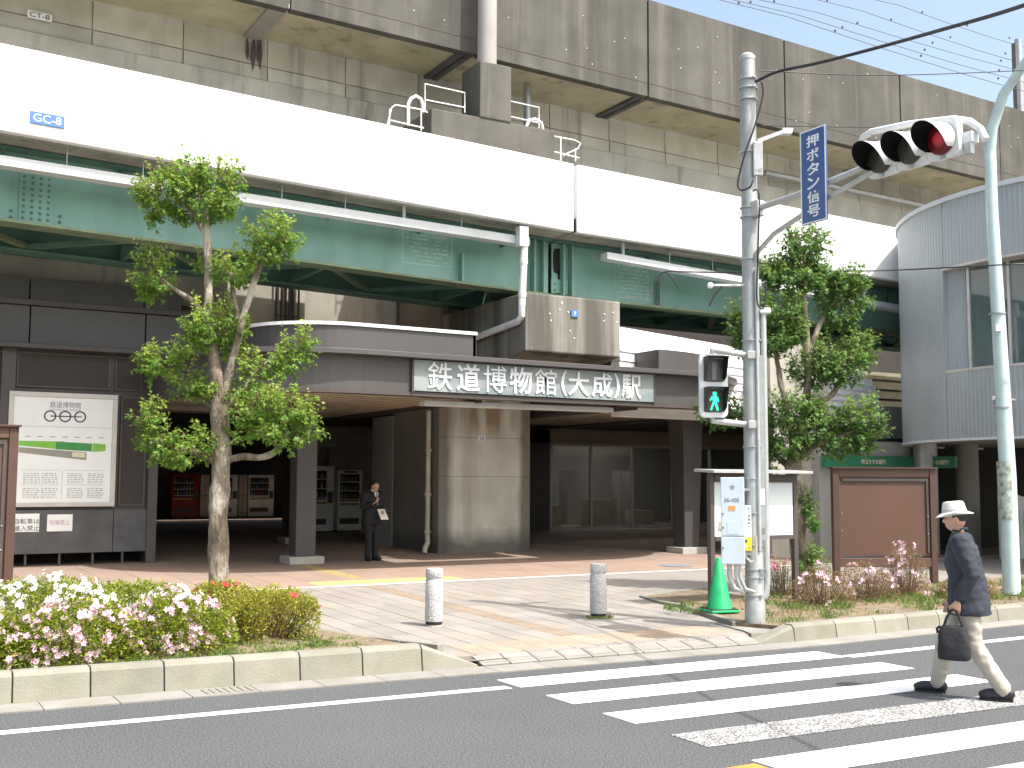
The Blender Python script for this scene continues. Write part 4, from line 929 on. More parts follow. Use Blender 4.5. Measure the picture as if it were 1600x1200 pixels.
# ------------------------------------------------------------------ right: white lapped wall, concrete wall
lw = thing('lapped_wall', 'bright white wall of horizontal lapped boards with a rounded top corner', 'wall', (19, 21.5, 3.4))
path = [(14.0, 19.55), (16, 19.62), (18.3, 19.7), (20.5, 19.75), (22.2, 19.8)]
for r in range(10):
    z0_, z1_ = 3.3 + r * .2, 3.3 + (r + 1) * .2 - .012; mb = MB(); rings = []
    f = (3.4 + (r + 1) * .2 - 4.4) / 1.05; cut = 1.0 - math.sqrt(max(0, 1 - min(max(f, 0), 1) ** 2)); P = [V3((*p, 0)) for p in path]; P[-1] = P[-1] + (P[-2] - P[-1]).normalized() * (cut * 1.3)
    for i, p in enumerate(P):
        d = (P[min(i + 1, len(P) - 1)] - P[max(i - 1, 0)]).normalized(); n = V3((d.y, -d.x, 0)); inn = 0 if r < 8 else (r - 7) * .1
        sl_ = -ZA * (.062 * (p.x - 14) * (r / 9)); rings.append([p + n * (.03 - inn) + ZA * z0_ + sl_, p - n * .3 + ZA * z0_ + sl_, p - n * .3 + ZA * z1_ + sl_, p + n * (.0 - inn - (.08 if r >= 8 else 0)) + ZA * z1_ + sl_])
    mb.loft(rings); mb.build('lap_board', 'white_lap', lw, fixn=True)
cwall = thing('concrete_wall', 'tall grey concrete wall slab behind the tree by the signal pole', 'wall', (19, 19.5, 0))
a, b = PV(1205, 700, 19.0), PV(1296, 700, 19.0)
MB().box(a.x, b.x, 19.0, 19.4, 0, 5.1).build('slab', 'pale_concrete', cwall, bevel=.02); MB().box(a.x + .5, b.x - .5, 18.985, 19.0, .3, 2.5).build('hatch', 'inner_concrete', cwall, bevel=.01)
MB().box(b.x, 25, 19.9, 20.4, 2.95, 3.85).build('beam', 'pale_concrete', cwall, bevel=.02); MB().box(b.x, 25, 20.4, 20.6, .1, 3.0).build('infill', 'dark_frame', cwall)
pass
lv = thing('louvre_block', 'beige concrete block with horizontal louvres behind the white arch', 'wall', (24, 24, 3))
for i in range(5): MB().box(22.5, 30, 24 + .05 * i, 24.4, 3.9 + i * .3, 4.12 + i * .3).build('louvre', 'soffit_concrete', lv)
MB().box(14.5, 40, 24.5, 24.8, 3.6, 7.2).build('backing', 'dark_frame', lv)
# bank fascia
bk = thing('bank_sign', 'green bank fascia sign with cream Japanese lettering above the brown display board', 'sign', (21, 18.4, 2.3))
p0, p1, p2 = PV(1287, 720, 18.6), PV(1432, 720, 18.6), PV(1494, 720, 17.6)
zt0, zb0 = PV(1300, 711, 18.6).z, PV(1300, 730, 18.6).z
for s, e in ((p0, p1), (p1, p2)):
    d = (V3((e.x, e.y, 0)) - V3((s.x, s.y, 0))); MB().obox(((s.x + e.x) / 2, (s.y + e.y) / 2, (zt0 + zb0) / 2), d / 2 * .996, V3((-d.y, d.x, 0)).normalized() * .06, ZA * (zt0 - zb0) / 2).build('panel', 'bank_green', bk, bevel=.004)
    n = V3((d.y, -d.x, 0)).normalized(); c = V3(((s.x + e.x) / 2, (s.y + e.y) / 2, (zt0 + zb0) / 2)) + n * .062
    if s is p1: c -= d * .05
    text('埼玉りそな銀行', 'cream_sign', bk, c, d, ZA, h=.115, ext=.006, bold=.02)
bw = thing('bank_building', 'dim grey bank frontage under the drum building', 'building', (23, 18, 0))
MB().box(p0.x, p1.x, 18.75, 19.2, .1, zt0 + .35).build('wall', 'grey_wall', bw); MB().box(p1.x - .2, 30, 19.3, 19.6, 0, 3).build('rear_wall', 'dark_void', bw)
for x, m_ in ((1480, 'steel_grey'), (1545, 'grey_wall')): q = PV(x, 780, 17.8); MB().tube([(q.x, 18.4, 0), (q.x, 18.4, 3)], .28, 16).build('pillar', m_, bw, smooth=True)
MB().prism([(22.6, 16.6, .1), (26.5, 16.6, .1), (26.5, 16.6, .9), (22.6, 16.6, 1.75)], (0, .15, 0)).build('ramp_wall', 'grey_channel', bw)
for i in range(26): MB().tube([(21.5 + i * .14, 15.6, .12), (21.5 + i * .14, 15.6, 1.35)], .014, 6).build('fence_bar', 'steel_grey', bw)
MB().bar((21.4, 15.6, 1.36), (25.2, 15.6, 1.36), .04, .04).build('fence_rail', 'steel_grey', bw)
# ------------------------------------------------------------------ drum-shaped building with ribbed metal skin
DC, DR, DZ0, DZ1 = V3((24.55, 14.55, 0)), 4.95, 2.83, 7.86
dr = thing('drum_building', 'rounded grey building clad in ribbed metal with a corner window', 'building', (24.5, 15, 0))
def ang_px(x):    # angle on the drum where the view ray through column x meets it
    d = ray(x, 500); d = V3((d.x, d.y, 0)).normalized(); bq = d.dot(DC); t = bq - math.sqrt(max(bq * bq - DC.length_squared + DR * DR, 0)); p = d * t - DC; return math.atan2(p.y, p.x)
def drum(a0, a1, z0, z1, mat, name, r=DR, ribs=True, th=.1):
    if a1 < a0: a1 += 2 * math.pi
    n = max(8, int((a1 - a0) * DR / .026)); mb = MB(); vs = []; amp = .012 if ribs else 0
    pr = [0, 0, 1, 1]
    for k in range(n + 1):
        a = a0 + (a1 - a0) * k / n; rr = r + amp * pr[k % 4]; d = V3((math.cos(a), math.sin(a), 0)); vs += [DC + d * rr + ZA * z0, DC + d * rr + ZA * z1, DC + d * (r - th) + ZA * z0, DC + d * (r - th) + ZA * z1]
    f = []
    for k in range(n): b = 4 * k; f += [(b, b + 1, b + 5, b + 4), (b + 2, b + 6, b + 7, b + 3), (b + 1, b + 3, b + 7, b + 5), (b, b + 4, b + 6, b + 2)]
    f += [(0, 2, 3, 1), (4 * n, 4 * n + 1, 4 * n + 3, 4 * n + 2)]; mb.add(vs, f); return mb.build(name, mat, dr, fixn=True)
aT = math.atan2(.759, -.651); A0, A1 = aT - .9, math.pi + .55
aw0 = ang_px(1476); aw0 = aw0 if aw0 > 0 else aw0 + 2 * math.pi
aw1 = math.pi + .42
wz0, wz1 = PD(1512, 580, 23.6).z, PD(1512, 424, 23.6).z
drum(A0, aw0, DZ0, DZ1, 'corrugated', 'ribbed_skin'); drum(aw0, A1, DZ0, wz0 - .05, 'corrugated', 'ribbed_skin'); drum(aw0, A1, wz1 + .05, DZ1, 'corrugated', 'ribbed_skin'); drum(aw1, A1, wz0 - .05, wz1 + .05, 'corrugated', 'ribbed_skin')
drum(A0, A1, DZ1, DZ1 + .1, 'grey_channel', 'top_rim', DR + .06, False, .25); drum(A0, A1, DZ0 - .05, DZ0, 'grey_channel', 'bottom_rim', DR + .03, False, .2)
drum(aw0, aw1, wz0 - .05, wz0, 'alu_frame', 'window_sill', DR + .02, False, .7); drum(aw0, aw1, wz1, wz1 + .05, 'alu_frame', 'window_head', DR + .02, False, .7)
mb = MB(); n = 30; ring = [DC + V3((math.cos(A0 + (A1 - A0) * k / n), math.sin(A0 + (A1 - A0) * k / n), 0)) * (DR - .02) for k in range(n + 1)]
far_ = [V3((34, 11.6, 0)), V3((34, 19.2, 0))]
mb.prism([p + ZA * (DZ0 + .02) for p in ring] + [p + ZA * (DZ0 + .02) for p in far_], (0, 0, .08)); mb.build('soffit', 'grey_wall', dr)
mb = MB(); mb.prism([p + ZA * (DZ1 - .1) for p in ring] + [p + ZA * (DZ1 - .1) for p in far_], (0, 0, .08)); mb.build('roof', 'grey_wall', dr)
# window: reveal, frame, panes on a flat chord
pw0 = DC + V3((math.cos(aw0), math.sin(aw0), 0)) * (DR - .1); pw1 = DC + V3((math.cos(aw1), math.sin(aw1), 0)) * (DR - .1)
am = ang_px(1498); am = am if am > 0 else am + 2 * math.pi
pj = DC + V3((math.cos(am), math.sin(am), 0)) * (DR - .3)
jd = pj - pw0; mb = MB(); nj = 40; vs = []
for k in range(nj + 1): p = pw0 + jd * k / nj + V3((jd.y, -jd.x, 0)).normalized() * (-.012 if k % 4 in (2, 3) else 0); vs += [p + ZA * wz0, p + ZA * wz1]
mb.add(vs, [(2 * k, 2 * k + 1, 2 * k + 3, 2 * k + 2) for k in range(nj)]); mb.build('window_reveal', 'corrugated', dr)
wd = pw1 - pj; wn = 3
for k in range(wn):
    s, e = pj + wd * k / wn, pj + wd * (k + 1) / wn; mb = MB(); d = (e - s) / 2; nn = V3((-d.y, d.x, 0)).normalized()
    mb.obox((s + e) / 2 + ZA * (wz0 + wz1) / 2, d * .96, nn * .008, ZA * (wz1 - wz0) / 2); mb.build('pane', 'window_glass', dr)
    MB().obox(s + ZA * (wz0 + wz1) / 2, d.normalized() * .03, nn * .04, ZA * (wz1 - wz0) / 2).build('mullion', 'alu_frame', dr)
MB().prism([DC + V3((-3.2, -3, wz0 - .1)), DC + V3((-3.2, 3, wz0 - .1)), DC + V3((-3.2, 3, wz1 + .2)), DC + V3((-3.2, -3, wz1 + .2))], (.1, 0, 0)).build('inner_wall', 'grey_wall', dr)
c = PD(1556, 622, 21.6); t = thing('security_camera', 'small white security camera mounted low on the ribbed drum building', 'camera', c)
MB().obox(c, (.05, .0, 0), (0, .05, 0), (0, 0, .035)).build('housing', 'white_metal', t, bevel=.01); MB().obox(c - ZA * .075, (.035, 0, 0), (0, .035, 0), (0, 0, .038)).build('lens', 'ink_grey', t); MB().bar(c, DC + (V3((c.x, c.y, 0)) - DC).normalized() * (DR - .02) + ZA * c.z, .03, .03).build('arm', 'white_metal', t)
# ================================================================== STREET FURNITURE
PB = V3((9.75, 10.74, .1)); RX = rt0.copy(); FX = fw0.copy()      # pole base; directions square to the viewer
pole = thing('signal_pole', 'galvanised steel signal pole with straps and conduits at the crosswalk corner', 'pole', PB)
MB().tube([PB, PB + ZA * .32, PB + ZA * .34, PB + ZA * 7.3], [.128, .126, .117, .098], 24).build('shaft', 'galvanised', pole, smooth=True)
MB().lathe(PB + ZA * 7.28, [(.104, 0), (.104, .05), (.06, .09)], 20).build('cap', 'galv_tube', pole, smooth=True)
def on_pole(z, side=0., fwd=0.): return PB + RX * side + FX * fwd + ZA * (z - PB.z)
for z in (.5, .72, .82, 1.12, 1.52, 1.95, 2.35, 3.7, 4.75, 5.3, 5.42, 6.15, 6.85, 7.0, 7.12): 
    s = MB().lathe(on_pole(z), [(.125, -.008), (.125, .008)], 22).build('strap', 'galv_tube', pole, smooth=True)
    MB().obox(on_pole(z, .06, -.115), RX * .02, FX * .02, ZA * .012).build('buckle', 'steel_grey', s)
for sx, sf, r, z0, z1 in ((.045, -.12, .022, 1.05, 4.6), (.15, -.02, .04, .62, 4.05)):
    MB().tube([on_pole(z0, sx, sf), on_pole(z1, sx, sf)], r, 10).build('conduit', 'galv_tube', pole, smooth=True)
MB().tube([on_pole(.66, .15, -.02), on_pole(.5, .14, -.02), on_pole(.46, .1, -.02)], .04, 10).build('conduit', 'galv_tube', pole, smooth=True)
MB().obox(on_pole(4.08, .17, -.02), RX * .07, FX * .06, ZA * .035).build('conduit_hood', 'white_metal', pole, bevel=.015)
MB().obox(on_pole(2.3, .09, -.1), RX * .035, FX * .012, ZA * 1.2).build('cable_guard', 'galvanised', pole)
for z, m_ in ((1.72, 'sign_white'), (1.3, 'ink_grey'), (1.15, 'ink_grey'), (.75, 'ink_grey')): MB().obox(on_pole(z, .09, -.116), RX * .026, FX * .003, ZA * (.1 if m_ == 'sign_white' else .035)).build('sticker', m_, pole)
pb = PD(1184, 248, 14.05); MB().obox(pb, RX * .06, FX * .03, ZA * .22).build('terminal_box', 'galv_tube', pole, bevel=.008)
text('140', 'ink_grey', pole, pb - FX * .031 - ZA * .16 + RX * .005, RX, ZA, w=.09, h=.06, ext=.002, name='number')
# floodlight on a bracket
a, b = on_pole(PD(1190, 222, 14.2).z, .1), PD(1222, 206, 14.4)
MB().bar(a, b, .07, .05).build('lamp_bracket', 'steel_grey', pole); MB().obox(b + RX * .06, RX * .07, FX * .05, ZA * .04 + RX * .01).build('lamp_head', 'signal_white', pole, bevel=.01)
# control cabinet
cc = PD(1145, 812, 14.05); cr = (RX * .97 - FX * .2).normalized(); cf = V3((-cr.y, cr.x, 0))
zt_, zb_ = PD(1145, 746, 14.05).z, PD(1145, 881, 14.05).z
cb = thing('control_cabinet', 'pale blue control cabinet marked 06-405 strapped to the signal pole', 'cabinet', (cc.x, cc.y, zb_))
for z0, z1 in ((zb_, zb_ + .34), (zb_ + .345, zt_)): MB().obox(V3((cc.x, cc.y, (z0 + z1) / 2)), cr * .145, cf * .1, ZA * (z1 - z0) / 2).build('door', 'cabinet_blue', cb, bevel=.01)
cfz = lambda z, s=0.: V3((cc.x, cc.y, z)) - cf * .101 + cr * s
text('06-405', 'ink_grey', cb, cfz(zt_ - .28, -.01), cr, ZA, w=.18, h=.052, ext=.002, bold=.01)
MB().obox(cfz(zt_ - .38, -.01), cr * .042, cf * .002, ZA * .03).build('sticker', 'orange_sticker', cb)
mb = MB()
st_ = [cfz(zt_ - .12, 0) + (cr * math.cos(a) + ZA * math.sin(a)) * (.035 if k % 2 == 0 else .016) for k, a in enumerate([math.pi / 2 + math.pi * q / 5 for q in range(10)])]
mb.prism(st_, -cf * .003); mb.build('star_mark', 'ink_grey', cb)
for z in (zt_ - .45, zt_ - .62, zb_ + .2): MB().obox(cfz(z, -.12), cr * .012, cf * .006, ZA * .012).build('lock', 'ink_grey', cb)
MB().obox(cfz(zt_ - .62, 0), cr * .07, cf * .002, ZA * .08).build('inspection_flap', 'cabinet_blue', cb, bevel=.003)
for s in (-.05, .03, .08): MB().tube([cfz(zb_ + .01, s) + cf * .1, cfz(zb_ - .15, s) + cf * .1, cfz(zb_ - .3, s + .06) + cf * .1, cfz(zb_ - .34, s + .17) + cf * .12], .03 if s < 0 else .02, 10).build('conduit', 'galv_tube', cb, smooth=True)
for z in (zt_ - .15, zb_ + .12): MB().bar(cfz(z, .12) + cf * .1, on_pole(z), .05, .03).build('bracket', 'steel_grey', cb)
# push button and its plate
pc = PD(1165, 850, 14.0); bt = thing('push_button_box', 'yellow pedestrian push button box on the signal pole', 'push button', pc - ZA * .1)
MB().obox(pc, RX * .065, FX * .05, ZA * .085).build('case', 'yellow_box', bt, bevel=.012); MB().obox(pc - FX * .052 + ZA * .04 - RX * .02, RX * .03, FX * .004, ZA * .016).build('display', 'ink', bt); MB().lathe(pc - FX * .05 - ZA * .03 - RX * .02, [(.022, 0), (.022, .012), (.012, .018)], 14, -FX).build('button', 'alu_frame', bt)
MB().obox(pc - FX * .052 - ZA * .045 + RX * .04, RX * .014, FX * .002, ZA * .012).build('label_plate', 'orange_sticker', bt)
MB().tube([pc - ZA * .08, pc - ZA * .16, pc - ZA * .22 + RX * .06, pc - ZA * .2 + RX * .13, pc + RX * .13 + ZA * .1], .016, 8).build('conduit', 'galv_tube', bt, smooth=True)
pc = PD(1169, 815, 14.0); t = thing('instruction_plate', 'narrow white plate of vertical Japanese lettering above the yellow button', 'sign', pc - ZA * .2)
MB().obox(pc, RX * .038, FX * .006, ZA * .2).build('plate', 'sign_white', t, bevel=.006)
for i, ch in enumerate('歩行者横断ボタン'): text(ch, 'ink', t, pc - FX * .007 + ZA * (.16 - .045 * i) + RX * .008, RX, ZA, h=.036, ext=.001, name='character')
# ------------------------------------------------------------------ pedestrian signal
sc_ = PD(1113, 603, 13.9); ps = thing('pedestrian_signal', 'two-lamp pedestrian signal showing a lit green walking man', 'traffic light', sc_ - ZA * .4)
pr, pf = (XA * .93 - YA * .37).normalized(), None; pf = V3((-pr.y, pr.x, 0))     # right and away
def rrect(c, hw, hh, r, n=5):
    out = []
    for sx, sz, a0 in ((1, 1, 0), (-1, 1, 90), (-1, -1, 180), (1, -1, 270)):
        for k in range(n + 1): a = math.radians(a0 + 90 * k / n); out.append(c + pr * (sx * (hw - r) + r * math.cos(a)) + ZA * (sz * (hh - r) + r * math.sin(a)))
    return out
MB().loft([rrect(sc_ + pf * .07, .15, .36, .06), rrect(sc_ - pf * .02, .185, .4, .07), rrect(sc_ - pf * .06, .18, .395, .07)]).build('housing', 'signal_grey', ps, fixn=True, smooth=True)
man = [(-.015, .105), (.02, .105), (.03, .08), (.02, .06), (.045, .04), (.055, -.01), (.045, -.02), (.035, .0), (.03, -.02), (.045, -.08), (.05, -.115), (.025, -.115), (.012, -.06), (.0, -.03), (-.02, -.075), (-.035, -.115), (-.055, -.108), (-.035, -.055), (-.018, -.01), (-.025, .025), (-.05, -.005), (-.06, .008), (-.035, .05), (-.01, .06), (-.022, .08)]
for k, (dz, lit) in enumerate(((.19, False), (-.19, True))):
    c = sc_ + ZA * dz - pf * .062
    MB().loft([rrect(c, .122, .145, .03), rrect(c - pf * .012, .118, .14, .03)]).build('lens', 'lens_dark', ps, fixn=True)
    MB().prism([c - pf * .014 + pr * x * 1.05 + ZA * z * 1.05 for x, z in man] if lit else [c - pf * .014 + pr * x + ZA * z for x, z in [(-.03, -.12), (.03, -.12), (.03, .1), (-.03, .1)]], -pf * .003).build('walking_man' if lit else 'standing_man', 'led_green' if lit else 'ink_grey', ps)
    hd = MB(); D = .2
    for s in (-1, 1):
        q = [c + pr * s * .13 + ZA * .155, c + pr * s * .13 - ZA * .14, c + pr * s * .13 - ZA * .09 - pf * .1, c + pr * s * .13 + ZA * .155 - pf * D]; hd.prism(q, pr * (-s) * .008)
    hd.obox(c + ZA * .158 - pf * D / 2, pr * .134, pf * D / 2, ZA * .004); hd.build('visor', 'black_plastic', ps)
for z, yy in ((.44, 1), (-.44, 1)):
    MB().tube([sc_ + ZA * (z * .86) + pf * .0, sc_ + ZA * z, sc_ + ZA * z + RX * .06, on_pole((sc_ + ZA * z).z - .03)], .038, 10).build('arm', 'galv_tube', ps, smooth=True)
    MB().obox(on_pole((sc_ + ZA * z).z - .03, -.03, -.1), RX * .05, FX * .04, ZA * .05).build('clamp', 'galv_tube', ps, bevel=.008)
# ------------------------------------------------------------------ three-lamp traffic signal on its arm
SU = 9.75
ts = thing('traffic_signal', 'white horizontal three-lamp traffic signal showing red over the road', 'traffic light', (SU, 8.1, 5.3))
VC = [8.58, 8.17, 7.76]; ZC = 5.53; tilt = V3((-1, 0, -.1)).normalized(); upx = V3((-.1, 0, 1)).normalized()
def rr2(c, hv, hh, r, n=5):
    out = []
    for sy, sz, a0 in ((1, 1, 0), (-1, 1, 90), (-1, -1, 180), (1, -1, 270)):
        for k in range(n + 1): a = math.radians(a0 + 90 * k / n); out.append(c + YA * (sy * (hv - r) + r * math.cos(a)) + upx * (sz * (hh - r) + r * math.sin(a)))
    return out
for i, v in enumerate(VC):
    c = V3((SU, v, ZC)); MB().loft([rr2(c - tilt * .12, .17, .16, .06), rr2(c - tilt * .09, .2, .2, .07), rr2(c, .202, .205, .07)]).build('housing', 'signal_white', ts, fixn=True, smooth=True)
    q = c + tilt * .004
    ln = MB().lathe(q, [(.165, 0), (.165, .02), (.14, .035), (.07, .045), (.002, .048)], 28, tilt).build('lens', 'lens_red' if i == 2 else 'lens_dark', ts, smooth=True)
    if i == 2:
        mb = MB(); side = YA
        for ring in range(8):
            nn_ = max(1, ring * 6)
            for k in range(nn_): a = 2 * math.pi * k / nn_; rr = .019 * ring; p = q + tilt * (.05 - .028 * (ring / 7) ** 2) + (side * math.cos(a) + upx * math.sin(a)) * rr; mb.ell(p, .006, .006, .006, 5, 3)
        mb.build('led', 'led_red', ln, kind='stuff')
    for off, m_, nm in ((.0, 'signal_white', 'hood'), (-.006, 'hood_inside', 'hood_lining')):
        mb = MB(); vs = []; n = 30
        for k in range(n + 1):
            a = math.radians(-38 + 256 * k / n); d = YA * math.cos(a) + upx * math.sin(a); ln_ = .1 + .24 * max(0, math.sin(math.radians(180 * k / n))) ** .8
            vs += [q + d * (.178 + off), q + d * (.178 + off) + tilt * ln_]
        mb.add(vs, [(2 * k, 2 * k + 1, 2 * k + 3, 2 * k + 2) for k in range(n)]); mb.build(nm, m_, ts, smooth=True)
    MB().obox(c - upx * .19 + tilt * .01, YA * .03, tilt * .01, upx * .015).build('latch', 'steel_grey', ts)
a = PU(1187, 311, SU); z5 = a.z
MB().tube([(SU, 10.7, 5.38), (SU, 9.9, 5.4), (SU + .02, 8.75, 5.5), (SU + .17, 8.4, 5.52)], .04, 12).build('arm', 'galv_tube', ts, smooth=True)
MB().tube([(SU, 10.68, 4.55), (SU, 10.6, 4.82), (SU, 10.3, 5.0), (SU, 9.4, 5.25), (SU + .02, 8.7, 5.42)], .032, 12).build('brace', 'galv_tube', ts, smooth=True)
MB().tube([PU(x, y, SU + .16) for x, y in ((1342, 232), (1348, 215), (1362, 206), (1420, 194), (1490, 186), (1516, 190), (1532, 202), (1540, 218))], .04, 12).build('rear_tube', 'signal_white', ts, smooth=True)
MB().obox((SU + .14, 7.52, 5.5), XA * .06, YA * .07, ZA * .06).build('junction_box', 'signal_white', ts, bevel=.01); MB().obox((SU + .1, 7.5, 5.38), XA * .03, YA * .04, ZA * .06).build('connector', 'steel_grey', ts)
MB().obox((SU, 10.6, 5.38), XA * .06, YA * .08, ZA * .1).build('clamp', 'galv_tube', ts, bevel=.01)
bs = thing('street_sign', 'tall blue sign of white vertical Japanese lettering hung from the signal arm', 'sign', (SU, 9.6, 4.97))
MB().box(SU - .075, SU - .055, 9.33, 9.75, 4.98, 6.13).build('plate', 'sign_blue', bs, bevel=.004)
mb = MB(); x = SU - .079
for y0, y1, z0, z1 in ((9.335, 9.745, 6.11, 6.125), (9.335, 9.745, 4.985, 5.0), (9.335, 9.35, 5.0, 6.11), (9.73, 9.745, 5.0, 6.11)): mb.box(x, x + .004, y0, y1, z0, z1)
mb.build('border', 'sign_white', bs)
for i, ch in enumerate('押ボタン信号'): text(ch, 'sign_white', bs, (SU - .076, 9.54, 5.98 - .171 * i), -YA, ZA, w=.2, h=.145, ext=.003, bold=.018, name='character')
for z in (5.35, 5.1): MB().obox((SU - .02, 9.61, z), XA * .05, YA * .03, ZA * .03).build('clamp', 'galv_tube', bs)
# ------------------------------------------------------------------ lamp post
lb = GZ(1581, 928, .18); lp = thing('street_lamp', 'pale blue street lamp post with peeling paint curving over the road', 'street lamp', lb)
top = PD(1547, 235, (lb - CAM).dot(fw0)); lean = V3((lb.x - .03, lb.y + .02, 0))
pts = [lb, V3((lb.x, lb.y, 2.0)), V3((top.x, top.y, top.z - 1.0)), top]
MB().tube(pts, [.135, .125, .092, .088], 20).build('post', 'lamp_paint', lp, smooth=True)
c = [top, top + V3((0, -.05, .35)), top + V3((0, -.28, .85)), top + V3((0, -.75, 1.3)), top + V3((0, -1.5, 1.6)), top + V3((0, -2.3, 1.72))]
MB().tube(c, [.088, .085, .078, .07, .06, .05], 16).build('arm', 'lamp_paint', lp, smooth=True)
MB().ell(c[-1] + V3((0, -.35, 0)), .16, .4, .1, 14, 8).build('lantern', 'signal_white', lp, smooth=True)
z0, z1 = PD(1575, 800, 17).z, PD(1575, 722, 17).z; fz = lambda z: lb + (pts[2] - lb) * ((z - lb.z) / (pts[2].z - lb.z))
MB().tube([fz(1.35), fz(2.25)], [.1335, .127], 20, cap=False).build('peeled_band', 'lamp_peel', lp, smooth=True)
for z in (3.1, 4.6): MB().lathe(fz(z), [(.13, -.012), (.13, .012)], 18).build('strap', 'steel_grey', lp)
MB().obox(fz(4.35) - RX * .05 - FX * .12, RX * .05, FX * .03, ZA * .05).build('tag', 'signal_white', lp)
# ------------------------------------------------------------------ bollards and cone
BG = 'granite bollards at the plaza mouth'
def bollard(p, label):
    t = thing('bollard', label, 'bollard', p)
    MB().lathe(p, [(.108, .06), (.112, .1), (.11, .35), (.108, .56), (.1, .57), (.1, .585), (.108, .595), (.107, .68), (.098, .7), (.0, .702)], 28).build('post', 'granite', t, smooth=True)
    MB().lathe(p, [(.1, .02), (.103, .05), (.1, .065)], 28).build('ring', 'rubber', t); MB().lathe(p, [(.1, -.03), (.098, .025)], 24).build('sleeve', 'plinth', t); return t
p = GP(678, 978); bollard(V3((p.x, p.y, gz(p.y))), 'granite bollard on bare pavers beside the azalea hedge'); p = GP(935, 965); bo2 = bollard(V3((p.x, p.y, gz(p.y))), 'granite bollard with a grassy foot crossed by a pole shadow')
p = GZ(1124, 956, .17); cn = thing('traffic_cone', 'green plastic traffic cone beside the signal pole', 'cone', p)
MB().lathe(p, [(.17, .05), (.165, .06), (.04, .7), (.03, .715), (.0, .716)], 24).build('cone_body', 'cone_green', cn, smooth=True)
mb = MB(); mb.obox(p + ZA * .022, RX * .2 + FX * .06, FX * .2 - RX * .06, ZA * .018); mb.build('base', 'cone_green', cn, bevel=.012); MB().obox(p + ZA * .046, RX * .185 + FX * .05, FX * .185 - RX * .05, ZA * .007).build('weight', 'rubber', cn, bevel=.005)
# ------------------------------------------------------------------ cables
def cable(pts, r, label, sub=8):
    P = [PD(*q) if q[2] is not None else V3(q[0]) for q in pts]; out = []
    for i in range(len(P) - 1):
        p0, p1, p2, p3 = P[max(i - 1, 0)], P[i], P[i + 1], P[min(i + 2, len(P) - 1)]
        for k in range(sub):
            t = k / sub; out.append(.5 * ((2 * p1) + (p2 - p0) * t + (2 * p0 - 5 * p1 + 4 * p2 - p3) * t * t + (3 * p1 - p0 - 3 * p2 + p3) * t ** 3))
    out.append(P[-1]); return MB().tube(out, r, 7).build('cable', 'cable', label=label, cat='cable', smooth=True)
cable([(1180, 128, 14.1), (1215, 112, 13.9), (1280, 98, 13.3), (1380, 72, 12.2), (1480, 44, 11), (1570, 18, 10), (1640, -8, 9.2)] + [(q, 0, None) for q in ((8.05, 4.6, 5.85), (7.7, 3.4, 5.85), (7.3, 2.2, 5.9), (6.8, .8, 6.1), (6.2, -1, 6.5), (5.5, -3, 7.1))], .02, 'thick black cable rising from the pole top to the upper right')
cable([(1185, 110, 14.1), (1300, 116, 14.6), (1420, 117, 15.4), (1600, 110, 17), (1900, 95, 21), (2600, 40, 30)], .007, 'thin upper wire from the pole top past the parapet')
cable([(1190, 196, 14.1), (1300, 198, 15.0), (1450, 200, 16.5), (1545, 205, 17)], .007, 'thin wire strung from the pole to the street lamp')
cable([(1040, 424, 20), (1160, 426, 18), (1300, 424, 18), (1400, 422, 18), (1560, 414, 17.2), (1640, 410, 17), (2200, 380, 17)], .012, 'black cable crossing between the guideway and the drum building')
cable([(1190, 128, 14.0), (1192, 150, 14.0), (1180, 195, 13.98), (1164, 240, 14.0), (1153, 285, 14.05), (1158, 297, 14.02), (1172, 292, 13.98), (1176, 282, 13.98)], .012, 'black drop cable looping down the side of the signal pole')
cable([(1176, 298, 14.0), (1186, 306, 13.98), (1184, 400, 13.98), (1183, 470, 13.98), (1194, 480, 13.98), (1197, 440, 14.0)], .012, 'black cable clipped down the front of the signal pole')
cable([(1062, 452, 20), (1040, 425, 20), (1026, 440, 20), (1024, 470, 20), (1032, 477, 20)], .014, 'black cable loop on the green girder web')
t = thing('sensor_arm', 'short grey sensor arm sticking out from the signal pole before the girder', 'sensor', on_pole(4.5))
MB().tube([PD(1168, 446, 14.15), PD(1112, 446, 14.0)], .018, 8).build('arm', 'galv_tube', t); MB().ell(PD(1110, 446, 14), .04, .04, .04).build('head', 'white_metal', t); MB().tube([PD(1128, 447, 14), PD(1116, 462, 14), PD(1108, 478, 14)], .012, 6).build('lead', 'cable', t)
# ================================================================== TREES AND PLANTS
def rv(): 
    while True:
        v = V3((R.uniform(-1, 1), R.uniform(-1, 1), R.uniform(-1, 1)))
        if .05 < v.length <= 1: return v
def lobed(mb, p, d, n, l, tint):    # small three-pointed leaf
    d = d.normalized(); s = d.cross(n)
    if s.length < .01: s = d.cross(XA)
    s.normalize(); n = s.cross(d); c = .22 * l
    k = len(mb.v); mb.v += [p, p + d * .45 * l + s * .5 * l + n * c * .3, p + d * .5 * l + s * .16 * l - n * c * .2, p + d * l - n * c * .8, p + d * .5 * l - s * .16 * l - n * c * .2, p + d * .45 * l - s * .5 * l + n * c * .3]
    mb.f += [(k, k + 1, k + 2), (k, k + 2, k + 3, k + 4), (k, k + 4, k + 5)]; mb.t += [tint] * 6
def oval(mb, p, d, n, l, w, tint):
    d = d.normalized(); s = d.cross(n)
    if s.length < .01: s = d.cross(XA)
    s.normalize(); n = s.cross(d)
    k = len(mb.v); mb.v += [p, p + d * .5 * l + s * w + n * .15 * l, p + d * l, p + d * .5 * l - s * w + n * .15 * l]; mb.f += [(k, k + 1, k + 2), (k, k + 2, k + 3)]; mb.t += [tint] * 4
